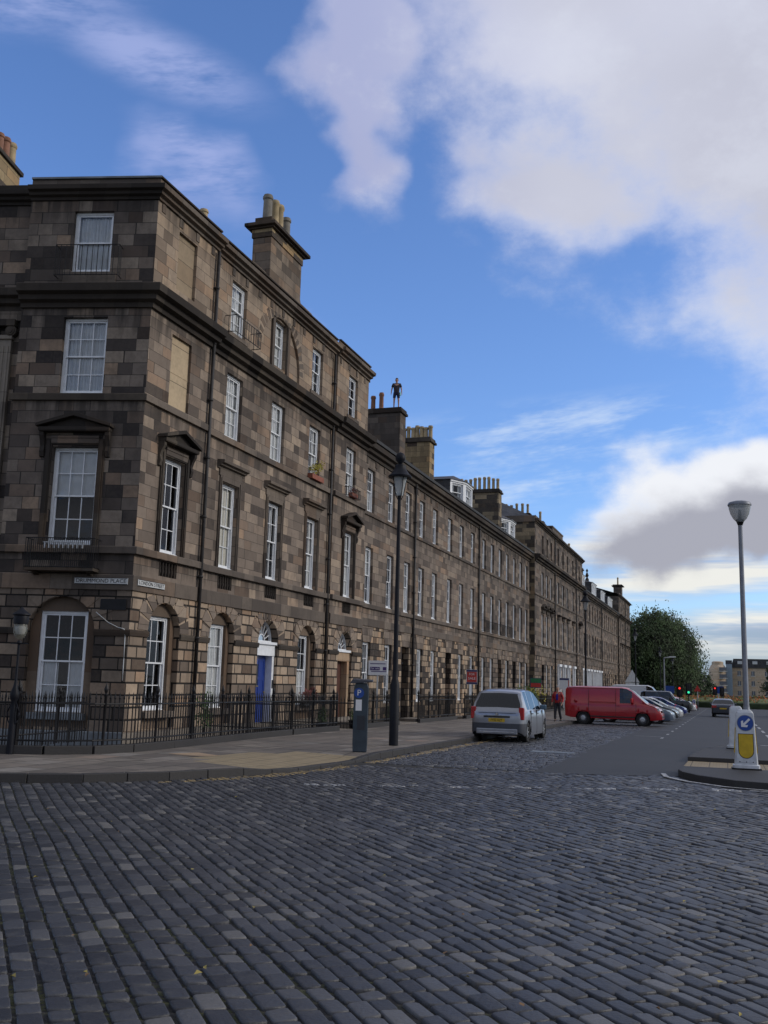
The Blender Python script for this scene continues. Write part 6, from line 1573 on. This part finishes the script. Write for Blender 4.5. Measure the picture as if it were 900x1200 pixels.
    # upper garment
    V = [((0, 0, .93), (.175, .13)), ((0, 0, 1.1), (.165, .13)), ((0, 0, 1.3), (.19, .135)), ((0, -.01, 1.44), (.1, .085))]; E2 = [(0, 1), (1, 2), (2, 3)]
    for s, key in ((1, 'l'), (-1, 'r')):
        b0 = len(V); e_ = Vector(pose[key+'e']); h_ = Vector(pose[key+'h']); V.append(((s*.19, 0, 1.41), .08)); E2.append((2, b0))
        if shorts: V.append((tuple(Vector((s*.2, 0, 1.4)).lerp(e_, .7)), .065)); E2.append((b0, b0+1))
        else: V += [(tuple(e_), .065), (tuple(h_-(h_-e_)*.08), .052)]; E2 += [(b0, b0+1), (b0+1, b0+2)]
    skinned('t_shirt' if shorts else 'jacket', V, E2, mats['top'], t, root=1)
    if 'inner' in mats:
        skinned('jumper', [((0, .06, 1.02), (.09, .085)), ((0, .06, 1.2), (.09, .1)), ((0, .045, 1.4), (.06, .07))], [(0, 1), (1, 2)], mats['inner'], t)
        o = MB()
        for s in (-1, 1): o.hexa([(s*x_, y_, z_) for z_ in (.92, 1.44) for x_, y_ in ((.07, .10), (.1, .10), (.1, .155), (.075, .155))])
        o.build('jacket_edge', mats['top'], t, local=True, bevel=.01)
    for s, key in ((1, 'l'), (-1, 'r')):
        a_ = Vector(pose[key+'a']); skinned('shoe', [(tuple(a_+Vector((0, -.04, -.045))), (.045, .04)), (tuple(a_+Vector((0, .06, -.05))), (.045, .035)), (tuple(a_+Vector((0, .17, -.06))), (.04, .028))], [(0, 1), (1, 2)], mats['shoe'], t)
    return t
walk = dict(le=(.27, -.05, 1.16), lh=(.26, .1, .93), re=(-.27, -.04, 1.16), rh=(-.27, .12, .93), lk=(.1, .10, .5), la=(.1, .12, .1), rk=(-.1, .03, .5), ra=(-.1, -.2, .12))
mx_, my_ = -8.02, 51.0
person('man in a red jacket and blue jumper walking left of the red van', (mx_, my_, gz(mx_, my_)+.125), radians(180-10), walk,
    dict(leg=simple('dark_trousers', (.02, .022, .03), .8), top=simple('red_jacket', (.35, .015, .02), .6), inner=simple('blue_jumper', (.02, .02, .33), .8), shoe=simple('shoe', (.015, .015, .015), .5)), hair='hair_grey')
stand = dict(le=(.27, -.03, 1.14), lh=(.29, .03, .9), re=(-.27, -.03, 1.14), rh=(-.29, .03, .9), lk=(.12, .02, .5), la=(.13, -.02, .1), rk=(-.12, .02, .5), ra=(-.13, -.02, .1))
m1 = person('man in a dark t-shirt and shorts standing on top of a chimney stack', (-16.75, 50.2, 16.38), radians(180+15), stand,
    dict(leg=simple('navy_shorts', (.012, .014, .05), .8), top=simple('dark_shirt', (.025, .02, .03), .8), shoe=simple('shoe', (.015, .015, .015), .5)), shorts=True, hair='hair_dark')
b_ = thing('drinks_bottle', 'small pale green bottle held by the man on the chimney', 'bottle', (-16.5, 50.1, 17.2)); q = MB(); q.lathe((0, 0, 0), [(.035, -.11), (.038, 0), (.03, .06), (.014, .09), (.014, .12)], 10); q.build('bottle_body', simple('green_plastic', (.2, .55, .4), .3), b_, local=True)
# ================================================================== FAR END
def tree(name, label, x, y, z0, ht, rx, rz_, n, mat, leaf=.35, droop=0, trunk=.4, seed=1, group=None, low=.15):
    rd = random.Random(seed); t = thing(name, label, 'tree', (x, y, z0), group)
    q = MB(); q.cyl((x, y, z0-.3), (x+.1, y, z0+ht*.4), trunk, trunk*.6, 10); br = []
    for k in range(10):
        a = k*2.4; e = (x+cos(a)*rx*rd.uniform(.4, .8), y+sin(a)*rx*rd.uniform(.4, .8), z0+ht*rd.uniform(.5, .9)); q.cyl((x+.1, y, z0+ht*rd.uniform(.25, .42)), e, trunk*.35, .04, 6); br.append(e)
    q.build('trunk', M['pipe'], t)
    cl = []
    for k in range(n//55):
        while True:
            a, b_, c_ = rd.uniform(-1, 1), rd.uniform(-1, 1), rd.uniform(-1, 1); d_ = a*a+b_*b_+c_*c_
            if .22 < d_ < 1: break
        zz_ = z0+ht*(low+(1-low)/2)+c_*ht*(1-low)/2; wz = 1.0-.25*max(0, c_)-.1*max(0, -c_)
        cl.append((x+a*rx*wz, y+b_*rx*wz, zz_, rd.uniform(.5, 1.9)*rx*.15))
    mb = MB()
    for cx_, cy_, cz_, cr in cl:
        for k in range(55):
            g = [max(-.95, min(.95, rd.gauss(0, .5))) for _ in range(3)]; p = Vector((cx_+g[0]*cr*1.1, cy_+g[1]*cr*1.1, cz_+g[2]*cr-(abs(rd.gauss(0, 1))*droop*cr)))
            if p.z < z0+.4: p.z = z0+rd.uniform(.4, 2)
            u = Vector((rd.uniform(-1, 1), rd.uniform(-1, 1), rd.uniform(-1, 1)-droop)).normalized(); w_ = u.orthogonal().normalized(); s_ = leaf*rd.uniform(.5, 1.2)
            mb.add([p-u*s_, p+w_*s_*.45, p+u*s_, p-w_*s_*.45], [(0, 1, 2, 3)])
    mb.build('crown', M[mat], t, recalc=False)
    return t
M['willow'] = simple('willow_foliage', (.036, .062, .02), .8, var=.85, scale=.45); M['darkfol'] = simple('dark_foliage', (.028, .05, .018), .8, var=.5, scale=.3); M['olive'] = simple('olive_foliage', (.06, .08, .03), .8, var=.5, scale=.3)
tree('willow_tree', 'large drooping green tree standing at the end of the terrace', -12.0, 192, -1.3, 17.6, 8.2, 0, 70000, 'willow', .25, .9, .6, 3, low=.0)
tree('willow_tree', 'darker tree mass behind the railings at the left of the large drooping tree', -20.5, 205, -1.4, 14, 8, 0, 9000, 'darkfol', .45, .4, .5, 5, low=.0)
tree('small_tree', 'low dark tree between the drooping tree and the traffic lights', -4.6, 215, -1.5, 6.5, 3.2, 0, 4000, 'darkfol', .3, .3, .2, 8, low=.0)
tree('small_tree', 'rounded dark bush in front of the tan flats near the right edge', 13.2, 255, -1.8, 9.2, 4.6, 0, 5000, 'darkfol', .35, .2, .3, 9, low=.0)
tree('small_tree', 'tall thin tree against the tan flats at the right edge', 12.6, 275, -1.9, 16, 2.2, 0, 2400, 'olive', .35, .2, .25, 10)
# boundary wall and railings behind the parked cars
t = thing('boundary_wall', 'low dark wall at the foot of the drooping tree', 'wall', (-12, 181, -1.2)); q = MB(); q.box(-40, -3.4, 181, 181.4, -2, .1); q.build('wall_stone', M['gable'], t)
q = MB(); q.box(-40.05, -3.35, 180.95, 181.45, .1, .25); q.build('coping', M['trim_dark'], t)
# roundabout bed: low wall, clipped hedge, flowers
M['hedge'] = simple('hedge_dark', (.02, .035, .012), .85, var=.5, scale=1); M['bed'] = simple('bed_grass', (.10, .12, .03), .85, var=.4, scale=.6); M['orange'] = simple('orange_flowers', (.30, .10, .03), .8, var=.6, scale=1.5)
t = thing('roundabout', 'planted roundabout with a dark low wall and flower beds at the end of the road', 'roundabout', (1.5, 150, -1.05))
q = MB(); q.lathe((1.5, 163, -1.3), [(13, 0), (13, 1.0), (12.7, 1.15), (12.6, 1.0)], 48); q.build('low_wall', M['hedge'], t)
q = MB(); q.lathe((1.5, 163, -1.3), [(12.6, 1.0), (9, 1.5), (.1, 1.7)], 32); q.build('grass_mound', M['bed'], t)
mb = MB()
for i in range(2600):
    a = R(0, 6.28); r_ = 12.4*sqrt(R(.35, 1)); p = Vector((1.5+r_*cos(a), 163+r_*sin(a), -1.3+1.0+(12.6-r_)*.12+R(0, .45))); s_ = R(.12, .3); u = Vector((R(-1, 1), R(-1, 1), R(-.3, 1))).normalized(); w_ = u.orthogonal().normalized()
    if sin(a*7)+.5*sin(a*17) < .1 and i % 3: continue
    mb.add([p-u*s_, p+w_*s_*.5, p+u*s_, p-w_*s_*.5], [(0, 1, 2, 3)], mi=i % 2)
mb.build('flower_bed', [M['orange'], M['bed']], t, recalc=False)['kind'] = 'stuff'
# traffic lights
M['tl_red'] = simple('lit_red', (.8, .02, .02), .4, emit=(1, .03, .02, 1.3)); M['tl_green'] = simple('lit_green', (.02, .6, .3), .4, emit=(.05, 1, .5, .9))
def tlight(x, y, zt, label, lit, s=1.0):
    z0 = gz(x, y); t = thing('traffic_light', label, 'traffic light', (x, y, z0)); q = MB(); q.cyl((x, y, z0), (x, y, zt-.9*s), .06, n=8); q.build('post', M['black_iron'], t)
    q = MB(); q.box(x-.32*s, x+.32*s, y-.02, y+.02, zt-1.15*s, zt+.1*s); q.build('backing_board', M['black_iron'], t)
    q = MB(); q.box(x-.16*s, x+.16*s, y-.2, y-.02, zt-1.05*s, zt); q.build('signal_head', M['cabin'], t, bevel=.03)
    for k, nm in enumerate(('red_lens', 'amber_lens', 'green_lens')):
        m_ = M['tl_red'] if (k == 0 and lit == 'r') else M['tl_green'] if (k == 2 and lit == 'g') else M['cabin']
        q = MB(); q.cyl((x, y-.2, zt-.18*s-.33*s*k), (x, y-.22, zt-.18*s-.33*s*k), (.12 if m_ is not M['cabin'] else .1)*s, n=14); q.build(nm, m_, t)
tlight(-3.3, 100, 2.0, 'traffic light showing green beside the end of the parked row', 'g', .9)
tlight(-4.2, 102, 1.75, 'traffic light showing red above the parked cars', 'r', .85)
tlight(-1.35, 147, 1.9, 'distant traffic light showing red left of the dark saloon', 'r', .95)
tlight(-.45, 149, 1.8, 'distant unlit looking traffic light next to the small blue direction sign', 'n', .95)
def plate_sign(x, y, z0, z1, w_, label, mat, name='road_sign', post=True, tri=False):
    t = thing(name, label, 'road sign', (x, y, gz(x, y)))
    q = MB(); q.cyl((x, y, gz(x, y)), (x, y, z0+.05), .05, n=6); q.build('post', M['galv'], t)
    q = MB()
    if tri: q.extr(Fr(x, y, 0), [(x_*w_/2, z) for x_, z in ((-1, z0), (1, z0), (0, z1))], .05, .08)
    else: q.box(x-w_/2, x+w_/2, y-.08, y-.05, z0, z1)
    q.build('sign_plate', M[mat], t)
    return t
plate_sign(-5.3, 104, 1.1, 1.8, 1.0, 'blue rectangular road sign behind the parked cars', 'signblue')
plate_sign(-.95, 151, 1.0, 2.0, 1.5, 'small blue direction sign between the two distant traffic lights', 'signblue')
plate_sign(-3.0, 120, 1.3, 2.0, .8, 'small red triangular road sign left of the distant traffic light', 'signred', tri=True)
# far buildings
M['sandfar'] = stone('far_sandstone', .5, 1.1, [(0, (.44, .37, .28)), (1, (.54, .46, .36))], soot=.1, joint=.01, bump=0, streak=.05)
M['palefar'] = stone('far_render', 3, 5, [(0, (.60, .56, .48)), (1, (.66, .61, .53))], soot=.1, joint=.01, bump=0, streak=.05)
M['winfar'] = simple('far_window', (.12, .13, .15), .15)
def block(t, x0, x1, y0, y1, z1, mat, nu, nv, ww=1.1, wh_=1.5, z0=-2.5, fl=2.8, zs=0):
    q = MB(); q.box(x0, x1, y0, y1, z0, z1); wl = q.build('wall', M[mat], t)
    for j in range(nv):
        for i in range(nu):
            u = x0+(x1-x0)*(i+.5)/nu; v = z1-1.0-wh_-j*fl-zs
            q = MB(); q.box(u-ww/2, u+ww/2, y0-.04, y0+.2, v, v+wh_); w_ = q.build('window', M['winfar'], t)
            q = MB(); q.box(u-ww/2-.12, u+ww/2+.12, y0-.12, y0-.041, v-.15, v); q.box(u-.05, u+.05, y0-.08, y0-.041, v, v+wh_); q.build('frame', M['offwhite'], w_)
    return wl
t = thing('apartment_building', 'large tan block of flats with a grey roof and small skylights at the right edge', 'building', (14, 330, -2))
block(t, 2.2, 18, 326, 340, 8.3, 'sandfar', 4, 3, 1.0, 1.4, fl=3.0); block(t, 18.003, 40, 324, 340, 8.0, 'sandfar', 5, 3, 1.0, 1.4, fl=3.0)
q = MB(); q.extr(Fr(0, 325.6, 0), [(1.9, 8.3), (41, 8.3), (41, 8.5), (39.5, 11.0), (2.6, 11.0), (1.9, 8.5)], -15, 0); q.build('roof', M['slate'], t)
for u in (4.5, 8.8, 12.8, 17): q = MB(); q.box(u-.7, u+.7, 325.45, 325.6, 9.4, 10.3); q.build('skylight', M['offwhite'], t)
q = MB(); q.box(13.6, 14.4, 327, 329, 11, 12); q.build('chimney', M['sandfar'], t)
t = thing('apartment_building', 'tan round tower of flats with a column of balconies, left of the lamp pole', 'building', (-2, 322, -2))
q = MB(); q.lathe((-2.0, 322, -3), [(2.6, 0), (2.6, 10.6), (1.9, 11.9), (1.7, 12.0), (1.7, 12.8), (1.2, 13.0)], 20); q.build('tower_wall', M['sandfar'], t)
for k in range(5):
    q = MB(); q.box(-1.5, .6, 319.2, 320, -1.2+k*2.1, -.2+k*2.1); w_ = q.build('window', M['winfar'], t)
    q = MB(); q.box(-1.6, .8, 318.7, 319.8, -1.5+k*2.1, -1.32+k*2.1); q.build('balcony', M['offwhite'], t)
q = MB(); q.box(.4, 2.15, 321, 326, -3, 9.2); q.build('glazed_link', simple('bluegrey_cladding', (.22, .28, .34), .3), t)
q = MB(); q.box(.3, 2.19, 322, 326, 9.2, 10.4); q.build('link_top', M['slate'], t)
t = thing('far_building', 'cream building with a grey pitched roof and pointed turret beyond the traffic lights', 'building', (-10, 340, -2))
block(t, -11.5, -4.3, 340, 352, 3.2, 'palefar', 3, 1, .8, 1.2)
q = MB(); q.extr(Fr(0, 339.8, 0), [(-11.9, 3.2), (-4.0, 3.2), (-6.3, 5.6), (-9.9, 5.6)], -12, 0); q.build('roof', M['palefar'], t)
q = MB(); q.lathe((-12.6, 341, -3), [(1.9, 0), (1.9, 7.3), (2.1, 7.4), (.1, 11.6)], 12); q.build('turret', M['slate'], t)
t = thing('far_building', 'low grey house between the cream building and the round tower', 'building', (-4, 345, -2))
block(t, -5.8, -3.0, 332, 340, 3.0, 'palefar', 1, 1, .8, 1.2); q = MB(); q.extr(Fr(0, 331.8, 0), [(-6.1, 3.0), (-2.7, 3.0), (-4.0, 6.3), (-4.9, 6.3)], -8, 0); q.build('roof', M['slate'], t)
t = thing('stone_wall', 'long grey garden wall far away across the junction', 'wall', (0, 300, -2)); q = MB(); q.box(-60, 60, 300, 300.5, -3, -.4); q.build('wall_stone', M['trim_pale'], t)
q = MB(); q.box(-60.1, 60.1, 299.9, 300.6, -.4, -.25); q.build('coping', M['trim_dark'], t)
